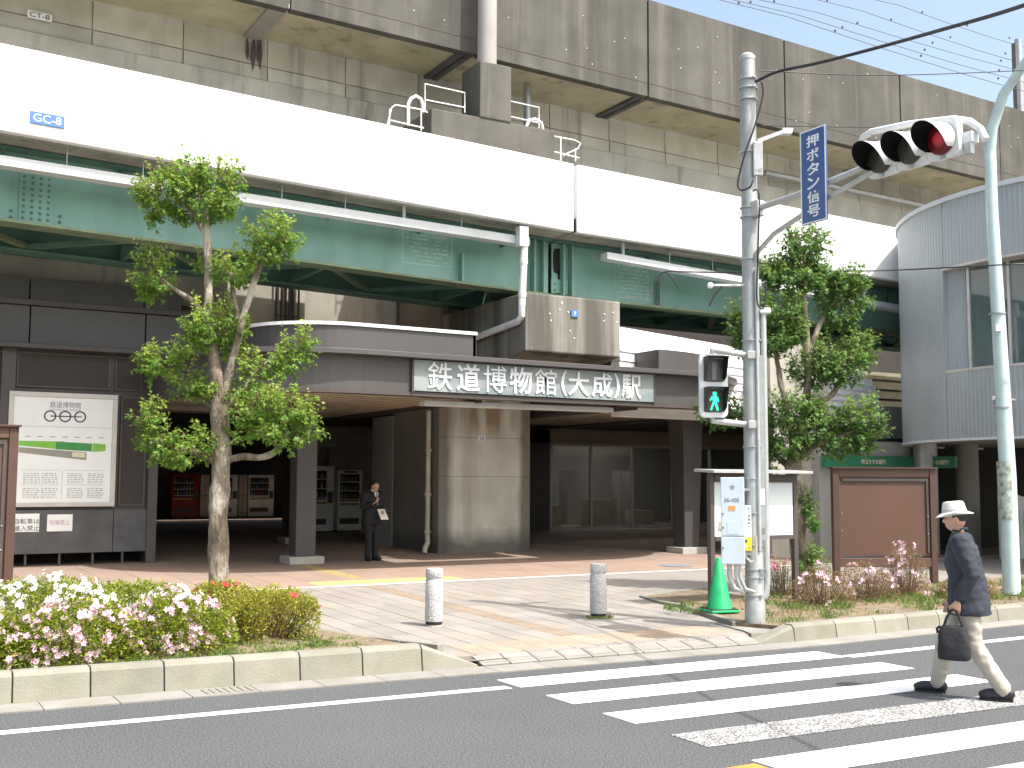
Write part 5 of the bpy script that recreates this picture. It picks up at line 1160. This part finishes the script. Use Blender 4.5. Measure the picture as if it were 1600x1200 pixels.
def smoothpath(P, sub=5):
    out = []
    for i in range(len(P) - 1):
        p0, p1, p2, p3 = P[max(i - 1, 0)], P[i], P[i + 1], P[min(i + 2, len(P) - 1)]
        for k in range(sub):
            t = k / sub; out.append(tuple(.5 * ((2 * b) + (c - a) * t + (2 * a - 5 * b + 4 * c - d) * t * t + (3 * b - a - 3 * c + d) * t ** 3) for a, b, c, d in zip(p0, p1, p2, p3)))
    out.append(P[-1]); return out
def tree(label, base, dep, limbs, clumps, lm, bm, size, seed, dens=700):
    """limbs: lists of (px, py, depth offset, radius px); clumps: (px, py, rx, ry, depth offset)"""
    R.seed(seed); t = thing('street_tree', label, 'tree', base); kk = dep / FPX
    tr = MB()
    for L_ in limbs:
        P = smoothpath(L_, 6); pts = []; rs = []
        for i, (x, y, dd, r) in enumerate(P):
            p = PD(x, y, dep + dd); p += V3((noise.noise(p * 3.0), noise.noise(p * 3.0 + V3((9, 0, 0))), 0)) * .02; pts.append(p); rs.append(r * kk * (.86 if L_[0][3] > 10 else .8) * (1 + .16 * noise.noise(p * 7)))
        n = 14 if L_[0][3] > 10 else 9; k0 = len(tr.v); tr.tube(pts, rs, n)
        for i in range(k0, len(tr.v)):
            q = tr.v[i]; c = pts[(i - k0) // n]; tr.v[i] = c + (q - c) * (1 + .22 * noise.noise(q * 9) + .12 * noise.noise(q * 24))
    tr.build('trunk', bm, t, smooth=True)
    cr = MB(); tw = MB()
    for (x, y, rx, ry, dd) in clumps:
        c = PD(x, y, dep + dd); ax, az, ay = rx * kk, ry * kk, (rx + ry) / 2 * kk * .9
        nb = max(10, int(ax * az * dens))
        for b in range(nb):       # twigs that carry the leaves, so that the clump has gaps and an uneven edge
            v = rv(); v = v.normalized() * (v.length ** .45)
            e = c + RX * v.x * ax + FX * v.y * ay + ZA * v.z * az
            s = c + (e - c) * .25 - ZA * az * .3; d = (e - s).normalized(); d = (d + ZA * .35 + rv() * .35).normalized()
            ln = size * R.uniform(2.2, 4.2); tw.tube([s + (e - s) * .45, e, e + d * ln * .7], [.006, .004, .002], 4, False)
            outer = v.length > .75; shoot = v.z > .35 and R.random() < .5
            if shoot: ln *= 1.5
            m_ = R.randrange(13, 20)
            for k in range(m_):
                f = k / m_; p = e + d * ln * (f - .35) + rv() * size * (.95 - .35 * f)
                o = (p - c); o.z += az * .5; dirn = (o.normalized() * .5 + rv() * .8 - ZA * .35).normalized(); nn = (ZA * .8 + o.normalized() * .5 + rv() * .6).normalized()
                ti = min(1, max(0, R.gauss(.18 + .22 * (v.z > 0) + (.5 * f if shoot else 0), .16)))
                lobed(cr, p, dirn, nn, size * R.uniform(.7, 1.25) * (1 - .3 * f if shoot else 1), ti)
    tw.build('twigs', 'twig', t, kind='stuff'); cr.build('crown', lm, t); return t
TLb = GZ(340, 960, .22); dL = (TLb - CAM).dot(fw0)
tree('pollarded street tree with pale flaking trunk among the azaleas', TLb, dL, [
    [(338, 975, 0, 20), (341, 880, 0, 18), (342, 780, 0, 17.5), (344, 700, 0, 18), (345, 640, 0, 15), (340, 595, 0, 13), (332, 540, 0, 10), (324, 470, .05, 8.5), (326, 410, .1, 7.5), (322, 350, .1, 6), (330, 300, .1, 4)],
    [(346, 640, 0, 10), (358, 585, -.05, 9), (372, 525, -.1, 7.5), (392, 455, -.1, 6.5), (412, 405, -.15, 5), (428, 375, -.2, 3)],
    [(323, 372, .1, 6), (305, 335, .1, 6), (285, 312, .05, 5), (262, 295, 0, 3)], [(350, 720, 0, 8), (378, 714, -.1, 7), (410, 714, -.2, 7), (432, 703, -.3, 6), (448, 675, -.35, 4)],
    [(338, 722, 0, 8), (305, 706, -.15, 6), (270, 700, -.2, 5), (242, 682, -.2, 3)], [(340, 640, 0, 7), (312, 622, .1, 5), (285, 600, .15, 4), (258, 575, .2, 3)],
    [(352, 640, 0, 7), (370, 620, .1, 6), (400, 580, .2, 4), (440, 550, .3, 3)], [(328, 500, .05, 6), (300, 470, .2, 5), (270, 450, .25, 4), (244, 430, .3, 3)], [(372, 500, -.1, 5), (365, 460, .1, 4), (360, 420, .2, 3)]],
    [(262, 298, 42, 34, 0), (238, 318, 24, 28, .1), (300, 272, 26, 24, .1), (340, 282, 36, 30, .1), (310, 325, 50, 22, .1), (355, 318, 18, 26, 0),
     (240, 425, 28, 36, .3), (225, 445, 14, 18, .25), (425, 365, 36, 26, -.2), (400, 395, 28, 22, -.2), (442, 385, 18, 22, -.1), (370, 425, 34, 20, .1), (330, 415, 24, 20, .3),
     (335, 505, 42, 28, -.1), (310, 520, 22, 26, -.2), (362, 530, 26, 22, .1), (260, 565, 38, 22, .2), (235, 570, 16, 16, .2), (295, 598, 30, 20, .1), (322, 612, 20, 14, 0),
     (468, 540, 20, 24, .3), (445, 560, 24, 24, .3), (418, 572, 24, 16, .25), (400, 590, 14, 14, .2), (236, 660, 20, 26, -.2), (245, 690, 26, 22, -.2), (285, 712, 36, 20, -.15), (318, 690, 16, 24, -.1),
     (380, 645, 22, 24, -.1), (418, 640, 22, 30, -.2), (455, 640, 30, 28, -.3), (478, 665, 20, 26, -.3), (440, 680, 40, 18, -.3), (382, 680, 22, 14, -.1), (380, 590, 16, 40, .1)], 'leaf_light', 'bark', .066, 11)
TRb = GZ(1252, 925, .18); dR = (TRb - CAM).dot(fw0)
tree('pollarded dark-green street tree behind the signal pole with shoots on its trunk', TRb, dR, [
    [(1256, 935, 0, 18), (1252, 880, 0, 16), (1246, 810, 0, 15.5), (1240, 750, 0, 15), (1242, 705, 0, 13), (1254, 660, 0, 9), (1262, 600, 0, 7), (1260, 530, 0, 6.5), (1256, 470, 0, 5), (1258, 400, 0, 3)],
    [(1240, 690, 0, 8), (1228, 630, -.1, 6), (1216, 575, -.1, 5), (1208, 530, -.15, 3.5)], [(1252, 690, 0, 7), (1275, 640, .1, 6), (1305, 610, .2, 5), (1335, 560, .2, 3)],
    [(1262, 560, 0, 5), (1280, 510, .1, 5), (1305, 470, .15, 4), (1330, 445, .2, 2.5)], [(1250, 715, 0, 8), (1285, 690, -.2, 6), (1320, 680, -.25, 5), (1352, 665, -.3, 3)], [(1236, 730, 0, 7), (1205, 705, .2, 5), (1165, 660, .4, 4), (1128, 640, .5, 2.5)]],
    [(1260, 380, 34, 24, 0), (1240, 405, 30, 18, 0), (1282, 410, 18, 20, .1), (1235, 435, 40, 22, -.1), (1205, 428, 18, 18, -.1), (1285, 440, 36, 18, .1), (1322, 440, 26, 22, .2), (1340, 465, 16, 22, .2), (1300, 468, 26, 22, .2),
     (1218, 490, 34, 30, -.2), (1232, 515, 24, 26, -.2), (1205, 530, 26, 26, -.2), (1160, 505, 22, 28, .2), (1165, 540, 20, 16, .3), (1312, 500, 24, 16, .2), (1340, 548, 26, 24, .3), (1300, 562, 42, 30, .1), (1268, 580, 30, 26, 0), (1315, 585, 24, 18, .1),
     (1120, 640, 28, 24, .5), (1155, 645, 28, 18, .5), (1185, 650, 18, 24, .4), (1235, 640, 40, 24, -.1), (1280, 650, 28, 18, -.1), (1205, 680, 20, 30, .1), (1195, 715, 20, 26, .1), (1300, 668, 26, 16, -.1), (1345, 655, 28, 28, -.3), (1355, 680, 24, 18, -.3), (1315, 695, 32, 18, -.2), (1262, 672, 30, 14, -.2),
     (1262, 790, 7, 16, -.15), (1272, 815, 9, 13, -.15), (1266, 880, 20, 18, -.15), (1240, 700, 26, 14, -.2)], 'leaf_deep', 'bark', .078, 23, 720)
# ------------------------------------------------------------------ azaleas
def flower(mb, eye, p, n, r, tint):
    n = n.normalized(); s = n.cross(ZA if abs(n.z) < .9 else XA).normalized(); b = n.cross(s); a0 = R.uniform(0, 1.2)
    for k in range(5):
        a = a0 + 2 * math.pi * k / 5; d = s * math.cos(a) + b * math.sin(a); e = n.cross(d)
        i = len(mb.v); mb.v += [p - n * r * .35, p + d * r * .6 + e * r * .36 + n * r * .12, p + d * r * 1.05 + n * r * .05, p + d * r * .6 - e * r * .36 + n * r * .12]; mb.f += [(i, i + 1, i + 2), (i, i + 2, i + 3)]; mb.t += [tint] * 4
    if eye is not None:
        d = s * math.cos(a0) + b * math.sin(a0); i = len(eye.v); e = n.cross(d); eye.v += [p + n * r * .02, p + d * r * .5 + e * r * .13 + n * r * .16, p + d * r * .62 + n * r * .17, p + d * r * .5 - e * r * .13 + n * r * .16]; eye.f += [(i, i + 1, i + 2), (i, i + 2, i + 3)]
def bush(name, label, cat, c, rx, ry, h, leafmat, nl, blooms, group=None, leaf=.04, boxy=2.6, twigs=40, seed=1, bright=.35):
    R.seed(seed); c = V3(c); t = thing(name, label, cat, c, group); lf = MB(); tw = MB()
    def surf(th, f):     # point on a lumpy mound; f = 1 on the surface
        k = R.random() ** .6; rr = 1 - (1 - math.sqrt(k)) ; rr = math.sqrt(R.random())
        ct, st = math.cos(th), math.sin(th)
        if boxy > 4: ct = math.copysign(abs(ct) ** .45, ct); st = math.copysign(abs(st) ** .45, st)
        x, y = ct * rr, st * rr; z = (1 - rr ** boxy) ** (1 / boxy)
        lump = 1 + .22 * noise.noise(V3((c.x + x * rx, c.y + y * ry, 0)) * 4.5) + .12 * noise.noise(V3((c.x + x * rx, c.y + y * ry, 5)) * 11)
        return V3((x * rx * (1 + .1 * (f - 1)), y * ry, z * h * f * lump)), V3((x / rx * 1.4, y / ry * 1.4, .25 + z)).normalized()
    for i in range(int(nl * 2.6)):
        f = 1 - abs(R.gauss(0, .16)); p, n = surf(R.uniform(0, 6.283), f)
        if R.random() < .5: p.z *= R.random() ** .8
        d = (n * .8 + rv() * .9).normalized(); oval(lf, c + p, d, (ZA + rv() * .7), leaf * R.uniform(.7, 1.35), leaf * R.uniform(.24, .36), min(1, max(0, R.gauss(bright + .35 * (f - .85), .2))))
    for i in range(twigs):
        p, n = surf(R.uniform(0, 6.283), R.uniform(.75, 1.04)); b0 = c + V3((p.x * .55 + R.uniform(-.05, .05), p.y * .55, 0)); tw.tube([b0, b0 * .45 + (c + p) * .55 + rv() * .03, c + p], [.006, .004, .0025], 4, False)
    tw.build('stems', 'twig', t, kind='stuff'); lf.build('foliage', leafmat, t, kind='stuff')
    for (mat, n_, r, eye) in blooms:
        fl = MB(); ey = MB() if eye else None; made = 0
        while made < n_ * 3.2:
            p, n = surf(R.uniform(0, 6.283), 1.04)
            if R.random() < .5 and p.z > .1: p.z *= R.uniform(.3, 1)
            if n.dot(-FX) < -.55 and p.z < h * .6: continue
            for k in range(R.randrange(2, 6)):
                q = c + p + rv() * r * 1.7; flower(fl, ey, q, (n + rv() * .5 - FX * .25), r * R.uniform(.8, 1.15), R.random()); made += 1
        fo = fl.build('blossoms', mat, t, kind='stuff')
        if ey: ey.build('petal_marks', 'petal_eye', fo, kind='stuff')
    return t
def soil(x, y, z=.22): return GZ(x, y, z)
AZ = 'azalea bushes in the kerbside bed'
zl = .21
def zone(u, v): return V3((u, v, zl))
bush('azalea_bush', 'pink-flowering azalea bush at the far end of the bed from the hedge', 'azalea', zone(.85, 11.3), .66, .52, .5, 'azalea_leaf', 2600, [('petal_pink', 125, .029, True)], AZ, seed=31)
bush('azalea_bush', 'pink-flowering azalea bush leaning over the kerb stones in the middle of the row', 'azalea', zone(1.8, 11.2), .66, .52, .52, 'azalea_leaf', 2600, [('petal_pink', 140, .029, True)], AZ, seed=32)
bush('azalea_bush', 'pink-flowering azalea bush close beside the yellow-green hedge', 'azalea', zone(2.75, 11.3), .6, .5, .52, 'azalea_leaf', 2400, [('petal_pink', 125, .029, True), ('petal_magenta', 2, .03, False)], AZ, seed=33)
bush('azalea_bush', 'white-flowering azalea bush below the brown display board', 'azalea', zone(1.7, 12.8), .95, .65, .62, 'azalea_leaf', 2600, [('petal_white', 150, .032, False)], AZ, seed=34)
bush('azalea_bush', 'smaller white-flowering azalea clump next to the red blossoms', 'azalea', zone(2.95, 12.5), .42, .36, .5, 'hedge_leaf', 1400, [('petal_white', 46, .034, False)], AZ, seed=35)
bush('azalea_bush', 'azalea bush with a few red blossoms in front of the tree trunk', 'azalea', zone(3.6, 12.75), .5, .45, .52, 'hedge_leaf', 2000, [('petal_red', 18, .03, False)], AZ, seed=36)
bush('azalea_bush', 'leafy azalea bush filling the back of the bed behind the white blossoms', 'azalea', zone(2.75, 13.6), .8, .5, .5, 'azalea_leaf', 1800, [], AZ, seed=37)
bush('clipped_hedge', 'clipped yellow-green hedge with bare twiggy base at the end of the bed', 'hedge', zone(3.85, 12.0), .52, .62, .47, 'hedge_leaf', 4200, [('petal_red', 3, .028, False)], None, .034, 6., 150, 38, .5)
bush('azalea_bush', 'white azalea bush far along the bed before the dark building', 'azalea', zone(-.4, 12.6), .9, .7, .6, 'azalea_leaf', 1600, [('petal_white', 70, .032, False)], AZ, seed=39)
zr = .17
def sparse(u, v, rx, ry, h, lab, blooms, seed, mat='dry_leaf', nl=800): bush('azalea_shrub', lab, 'azalea', V3((u, v, zr)), rx, ry, h, mat, nl, blooms, 'sparse azaleas by the display board', .03, 2.2, 90, seed, .45)
a = GZ(1300, 945, zr); sparse(a.x, a.y + .2, .55, .4, .5, 'straggly azalea with faded pink blossoms beside the tree trunk', [('petal_pink', 22, .028, False)], 51)
a = GZ(1372, 938, zr); sparse(a.x, a.y + .25, .6, .4, .52, 'rust-leaved azalea in the middle below the brown display board', [('petal_pink', 26, .028, False)], 52)
a = GZ(1430, 930, zr); sparse(a.x, a.y + .2, .4, .35, .72, 'tall azalea topped by pink blossoms near the walking man', [('petal_pink', 34, .032, False)], 53)
a = GZ(1225, 930, zr); sparse(a.x, a.y + .1, .25, .25, .55, 'thin azalea with single magenta bloom between pole and tree', [('petal_magenta', 3, .035, False)], 54, 'weed_leaf', 220)
a = GZ(1530, 935, zr); sparse(a.x, a.y + .2, .5, .4, .35, 'low rusty azalea shrub at the foot of the street lamp', [], 55)
# grass and weeds
def grass(name, label, spots, mat, par=None):
    mb = MB()
    for (x, y, z, r, n, h) in spots:
        for i in range(n):
            v = rv(); b = V3((x + v.x * r, y + v.y * r, z)); d = (ZA + rv() * .75).normalized(); hh = h * R.uniform(.4, 1.2); s = d.cross(rv()).normalized() * .006
            k = len(mb.v); mb.v += [b - s, b + s, b + d * hh * .6 + s * .7, b + d * hh + V3((d.x, d.y, 0)) * hh * .4]; mb.f.append((k, k + 1, k + 2, k + 3)); mb.t += [R.random()] * 4
    o = mb.build(name, mat, label=label, cat='grass', kind='stuff'); return o
R.seed(77)
sp = []
for i in range(150):
    u = R.uniform(9.2, 18); v = R.uniform(kv(u) + .35, 12.9)
    if v < 10.3 + (u - 9.7) * 1.7 or (u < 11 and 11.75 < v < 12.7 and u > 9.6): sp.append((u, v, zr, R.uniform(.08, .3), R.randrange(20, 70), R.uniform(.05, .12)))
grass('grass', 'short weedy grass across the planting bed behind the signal pole', sp, 'weed_leaf')
sp = [(R.uniform(10.3, 16), R.uniform(10.7, 12.5), zr, .3, 30, .05) for i in range(40)]
grass('leaf_litter', 'dry brown litter and stalks between the weeds', [q for q in sp if q[1] < 10.2 + (q[0] - 9.7) * 1.7], 'dry_leaf')
sp = [(R.uniform(3.1, 4.6), R.uniform(kv(4) + .3, 11.5), zl, .12, R.randrange(25, 50), R.uniform(.03, .08)) for i in range(40)] + [(R.uniform(0, 3.2), kv(2) + R.uniform(.25, .4), zl, .12, 30, .1) for i in range(26)]
grass('grass', 'green weeds along the inner side of the kerb stones below the hedge', sp, 'weed_leaf')
p = ORG[bo2.name]; grass('grass', 'grass tuft around the foot of the bollard', [(p.x + R.uniform(-.2, .2), p.y + R.uniform(-.15, .1), gz(p.y), .05, 14, .05) for i in range(14)], 'weed_leaf')
# ================================================================== PEOPLE
def capsule(mb, pts, rs, n=12, sq=1.0):
    """tapering limb with rounded ends along pts"""
    P = [V3(p) for p in pts]; d0 = (P[0] - P[1]).normalized(); d1 = (P[-1] - P[-2]).normalized()
    PP = [P[0] + d0 * rs[0] * .9, P[0] + d0 * rs[0] * .55] + P + [P[-1] + d1 * rs[-1] * .55, P[-1] + d1 * rs[-1] * .9]; RS = [rs[0] * .4, rs[0] * .83] + list(rs) + [rs[-1] * .83, rs[-1] * .4]
    mb.tube(PP, RS, n)
def sect(mb, secs, n=20, p=2.3):     # stacked superellipse sections: (cx, cy, z, rx, ry)
    rings = []
    for cx, cy, z, rx, ry in secs:
        r = []
        for k in range(n):
            a = 2 * math.pi * k / n; ca, sa = math.cos(a), math.sin(a); r.append(V3((cx + rx * math.copysign(abs(ca) ** (2 / p), ca), cy + ry * math.copysign(abs(sa) ** (2 / p), sa), z)))
        rings.append(r)
    mb.loft(rings)
def hand(mb, w, f, up, side, curl):
    """palm and five fingers; w wrist, f direction of the fingers, up back of the hand, side towards the thumb"""
    f, up, side = V3(f).normalized(), V3(up).normalized(), V3(side).normalized(); w = V3(w)
    mb.ell(w + f * .045, .042, .052, .018, 10, 7, (side, f, up))
    for i, (o, l) in enumerate(((.032, .07), (.011, .078), (-.01, .073), (-.03, .058))):
        k = w + f * .085 + side * o; j1 = k + (f * math.cos(curl * .5) - up * math.sin(curl * .5)) * l * .5; j2 = j1 + (f * math.cos(curl * 1.6) - up * math.sin(curl * 1.6)) * l * .5; capsule(mb, [k - f * .015, j1, j2], [.0095, .0085, .007], 8)
    k = w + f * .03 + side * .035; capsule(mb, [k - side * .01, k + side * .022 + f * .022, k + side * .02 + f * .05 - up * .02], [.012, .01, .008], 8)
def person(label, base, head, J, out, lean=0.):
    base = V3(base); fwd = V3((math.cos(head), math.sin(head), 0)); rgt = V3((fwd.y, -fwd.x, 0))
    T = lambda p: base + rgt * p[0] + fwd * p[1] + ZA * p[2]
    t = thing('person', label, 'person', base)
    def finish(mb, name, mat, vox, sm=6, disp=0.):
        r = evalmesh(mb, [('REMESH', dict(mode='VOXEL', voxel_size=vox)), ('SMOOTH', dict(factor=.5, iterations=sm))])
        if disp: r.v = [p + (V3((p.x - J['pelvis'][0], p.y, 0)).normalized() if (p.x or p.y) else XA) * disp * (noise.noise(V3((p.x * 9, p.y * 9, p.z * 22))) + .6 * noise.noise(V3((p.x * 20, p.y * 20, p.z * 9)))) for p in r.v]
        r.v = [T(p) for p in r.v]; return r.build(name, mat, t, smooth=True)
    P = J['pelvis']; N_ = J['neck']; H = J['headc']; SL, SR = J['sl'], J['sr']
    # body: one skin surface with head, neck, trunk, limbs and hands
    b = MB(); hd = J['headdir']; hx = V3((hd[1], -hd[0], 0)).normalized(); hy = V3(hd).normalized(); hz = hx.cross(hy)
    b.ell(H, .072, .092, .112, 16, 12, (hx, hy, hz)); HV = V3(H)
    b.ell(HV + hy * .035 - hz * .06, .05, .052, .05, 12, 8, (hx, hy, hz)); b.ell(HV + hy * .093 - hz * .018, .013, .02, .024, 8, 6, (hx, hy, hz)); b.ell(HV + hy * .083 - hz * .062, .024, .012, .008, 8, 6, (hx, hy, hz))
    for s in (-1, 1): b.ell(HV + hx * .074 * s - hz * .015 - hy * .005, .012, .02, .032, 8, 6, (hx, hy, hz))
    capsule(b, [V3(N_) - ZA * .05, HV - hz * .07], [.055, .05]); sect(b, [(P[0], P[1], P[2] - .02, .13, .09), (P[0], P[1], P[2] + .2, .12, .08), (N_[0], N_[1] - .01, N_[2] - .25, .14, .09), (N_[0], N_[1], N_[2] - .05, .1, .07)])
    for s in ('l', 'r'):
        capsule(b, [J['s' + s], J['e' + s], J['w' + s]], [.045, .036, .026]); hand(b, *J['hand' + s]); capsule(b, [J['h' + s], J['k' + s], J['a' + s]], [.07, .048, .035])
    body = finish(b, 'body', 'skin', .0075, 3)
    for s in (-1, 1): e = MB(); e.ell(HV + hx * .03 * s + hy * .083 + hz * .006, .011, .008, .006, 8, 6, (hx, hy, hz)); e.v = [T(p) for p in e.v]; e.build('eye', 'ink', body, smooth=True)
    # hair
    h = MB(); h.ell(HV - hy * .014 + hz * .028, .08, .094, .1, 18, 12, (hx, hy, hz)); h.v = [p for p in h.v]
    hv = [];
    for p in h.v:
        q = p - HV; yy, zz = q.dot(hy), q.dot(hz)
        if zz < (.055 if yy > .02 else -.06 + max(0, yy) * 3): q = q * .84
        hv.append(HV + q)
    h.v = [T(p) for p in hv]; h.build('hair', 'hair', t, smooth=True)
    # trousers
    r = MB(); hs = out.get('flare', 1.); sect(r, [(P[0], P[1], P[2] - .1, .165, .12), (P[0], P[1], P[2], .17, .125), (P[0], P[1], P[2] + .12, .155, .11)])
    for s in ('l', 'r'):
        hp, kn, an = V3(J['h' + s]), V3(J['k' + s]), V3(J['a' + s]); capsule(r, [hp, hp * .5 + kn * .5, kn, kn * .5 + an * .5, an - (an - kn).normalized() * .0], [.1, .092, .076 * hs, .07 * hs, .066 * hs], 16)
    finish(r, 'trousers', out['leg'], .011, 4, .011)
    # jacket with sleeves
    j = MB(); z0 = out['hem']; y0 = P[1]
    sect(j, [(P[0], y0 - .01, z0, .22, .185), (P[0], y0 - .01, z0 + .1, .215, .178), (P[0], y0, P[2] + .16, .19, .155), (N_[0], N_[1] - .02, N_[2] - .28, .205, .158), (N_[0], N_[1] - .015, N_[2] - .13, .205, .135), (N_[0], N_[1], N_[2] - .06, .15, .09), (N_[0], N_[1], N_[2] - .005, .075, .068)], 24)
    for s in ('l', 'r'): sh, el, wr = V3(J['s' + s]), V3(J['e' + s]), V3(J['w' + s]); capsule(j, [sh, sh * .5 + el * .5, el, el * .5 + wr * .5, wr - (wr - el).normalized() * .03], [.085, .08, .07, .062, .054], 14)
    jk = finish(j, 'jacket', out['top'], .011, 5, .01)
    if out.get('shirt'):
        c = V3(N_) + V3((0, .0, -.02)); m_ = MB(); m_.prism([c + V3((-.045, .075, 0)), c + V3((.045, .075, 0)), c + V3((.0, .14, -.26))], (0, .012, 0)); m_.v = [T(p) for p in m_.v]; s_ = m_.build('shirt_front', 'shirt', t)
        m_ = MB(); m_.prism([c + V3((-.014, .09, -.01)), c + V3((.014, .09, -.01)), c + V3((.02, .14, -.18)), c + V3((0, .152, -.23)), c + V3((-.02, .14, -.18))], (0, .01, 0)); m_.v = [T(p) for p in m_.v]; m_.build('necktie', 'tie', s_)
    col = MB(); col.tube([V3(N_) + V3((.062 * math.cos(a), .062 * math.sin(a), .012 + .02 * (math.sin(a) < 0))) for a in [2 * math.pi * k / 16 for k in range(17)]], .011, 8); col.v = [T(p) for p in col.v]; col.build('collar', 'shirt' if out.get('shirt') else out['top'], jk, smooth=True)
    # shoes
    for s in ('l', 'r'):
        a = V3(J['a' + s]); fd, pitch = J['foot' + s]; d = V3((math.sin(fd), math.cos(fd), 0)); d = (d * math.cos(pitch) + ZA * math.sin(pitch)).normalized(); sx = V3((d.y, -d.x, 0)).normalized(); uz = sx.cross(d)
        k = MB(); k.ell(a - uz * .03 - d * .02, .05, .075, .058, 12, 8, (sx, d, uz)); k.ell(a + d * .08 - uz * .04, .052, .12, .05, 12, 8, (sx, d, uz)); k.ell(a + d * .135 - uz * .047, .053, .075, .042, 12, 8, (sx, d, uz))
        sh = finish(k, 'shoe', 'shoe', .007, 3)
        q = MB(); q.prism([a + sx * x_ + d * y_ - uz * .092 for x_, y_ in [(-.034, -.075), (.034, -.075), (.04, .0), (.05, .11), (.036, .18), (0, .2), (-.036, .18), (-.05, .11), (-.04, .0)]], uz * .02); q.v = [T(p) for p in q.v]; q.build('sole', 'rubber', sh, fixn=True)
    # hat
    if out.get('hat'):
        c = HV + hz * .045; m_ = MB(); prof = []
        rings = []
        for rr, zz, dip in ((.15, -.0, 1), (.152, .006, 1), (.098, .014, 0), (.095, .03, 0), (.09, .075, 0), (.08, .102, 0), (.05, .108, 0), (.01, .1, 0)):
            rings.append([c + hx * rr * .9 * math.cos(2 * math.pi * k / 24) + hy * rr * 1.08 * math.sin(2 * math.pi * k / 24) + hz * (zz - dip * (.018 * abs(math.sin(2 * math.pi * k / 24)) + (.012 if math.sin(2 * math.pi * k / 24) > .5 else 0))) for k in range(24)])
        m_.loft(rings); m_.v = [T(p) for p in m_.v]; ht = m_.build('hat', 'hat_cloth', t, smooth=True)
        m_ = MB(); m_.loft([[c + hx * rr * .9 * math.cos(2 * math.pi * k / 24) + hy * rr * 1.08 * math.sin(2 * math.pi * k / 24) + hz * zz for k in range(24)] for rr, zz in ((.1005, .013), (.0985, .035))]); m_.v = [T(p) for p in m_.v]; m_.build('hat_band', 'hat_band', ht, smooth=True)
    return t, T
# man crossing the road, seen from behind his left shoulder, right foot forward
HEADW = math.atan2(.84, -.54)
J = dict(pelvis=(0, 0, .9), neck=(0, .05, 1.46), headc=(0, .085, 1.585), headdir=(-.12, 1, -.1), sl=(-.185, .03, 1.375), sr=(.185, .03, 1.375), el=(-.25, -.07, 1.1), er=(.24, .0, 1.09), wl=(-.245, .06, .88), wr=(.22, .15, .87),
         handl=((-.245, .065, .865), (0, .12, -1), (-1, 0, 0), (.1, 1, 0), 1.3), handr=((.22, .16, .85), (0, .3, -1), (1, 0, 0), (0, 1, 0), .6),
         hl=(-.09, -.01, .86), hr=(.09, .02, .86), kl=(-.1, -.05, .47), kr=(.095, .2, .48), al=(-.095, -.28, .1), ar=(.09, .29, .092), footl=(0, 0.0), footr=(0, .0))
wp = V3((8.66, 6.76, 0))
man_w, TW = person('man in white hat, navy jacket and khaki trousers striding over the crosswalk', wp, HEADW, J, dict(leg='khaki_cloth', top='navy_cloth', hem=.73, hat=True, flare=1.06))
# his bag hangs from the left hand
g = V3((-.25, .1, .765)); bag = thing('handbag', 'small black cloth bag hanging from the hand of the walking man', 'bag', TW((-.25, .1, .35)))
mb = MB(); sect(mb, [(-.265, .1, .35, .07, .13), (-.265, .1, .37, .08, .14), (-.265, .1, .5, .078, .135), (-.262, .1, .62, .05, .12), (-.26, .1, .655, .03, .112)], 20, 3.)
r = evalmesh(mb, [('SUBSURF', dict(levels=2))]); r.v = [TW(p + V3((noise.noise(p * 14) * .008, noise.noise(p * 14 + V3((5, 0, 0))) * .008, 0))) for p in r.v]; r.build('pouch', 'black_cloth', bag, smooth=True)
for s in (-.02, .02):
    mb = MB(); mb.tube([TW(p) for p in ((-.26 + s, .02, .64), (-.255 + s * .6, .045, .72), (-.25, .075, .785), (-.25, .1, .79), (-.252, .12, .78), (-.258 + s * .6, .155, .71), (-.26 + s, .18, .64))], .01, 8); mb.build('strap', 'black_cloth', bag, smooth=True)
mb = MB(); mb.tube([TW(p) for p in ((-.262, .21, .64), (-.27, .235, .62), (-.27, .23, .58))], .012, 6); mb.build('pull_tab', 'black_cloth', bag)
mb = MB(); mb.lathe(TW((-.262, .05, .665)), [(.016, 0), (.016, .01)], 10, RX); mb.build('ring', 'steel_grey', bag)
# man in a dark suit standing at the concourse, head bowed over something in his hands
q = GP(580, 876); q.z = gz(q.y)
toC = math.atan2(-q.y, -q.x) + .55
J2 = dict(pelvis=(0, 0, .9), neck=(0, .07, 1.43), headc=(0, .125, 1.545), headdir=(.1, 1, -.45), sl=(-.18, .05, 1.35), sr=(.18, .05, 1.35), el=(-.23, .0, 1.08), er=(.24, .02, 1.1), wl=(-.14, .22, 1.0), wr=(.13, .24, 1.17),
          handl=((-.13, .235, 1.0), (.5, .8, .0), (-.5, 0, 1), (.7, .3, .4), .8), handr=((.125, .25, 1.175), (-.4, .6, .5), (.3, .3, -.9), (-.8, 0, .4), 1.0),
          hl=(-.085, 0, .86), hr=(.085, 0, .86), kl=(-.09, .02, .48), kr=(.09, .03, .48), al=(-.095, -.02, .09), ar=(.095, .0, .09), footl=(-.15, 0), footr=(.2, 0))
man_s, TS = person('man in dark suit and tie bowing his head by the concrete pier', q, toC, J2, dict(leg='black_cloth', top='black_cloth', hem=.76, shirt=True))
lf = thing('leaflet', 'folded pale paper held by the man in the dark suit', 'paper', TS((-.05, .3, .9)))
mb = MB(); mb.obox(TS((-.06, .33, .96)), (TS((1, 0, 0)) - TS((0, 0, 0))) * .09, (TS((0, .6, -.8)) - TS((0, 0, 0))) * .13, (TS((0, .8, .6)) - TS((0, 0, 0))) * .003); mb.build('sheet', 'paper', lf)
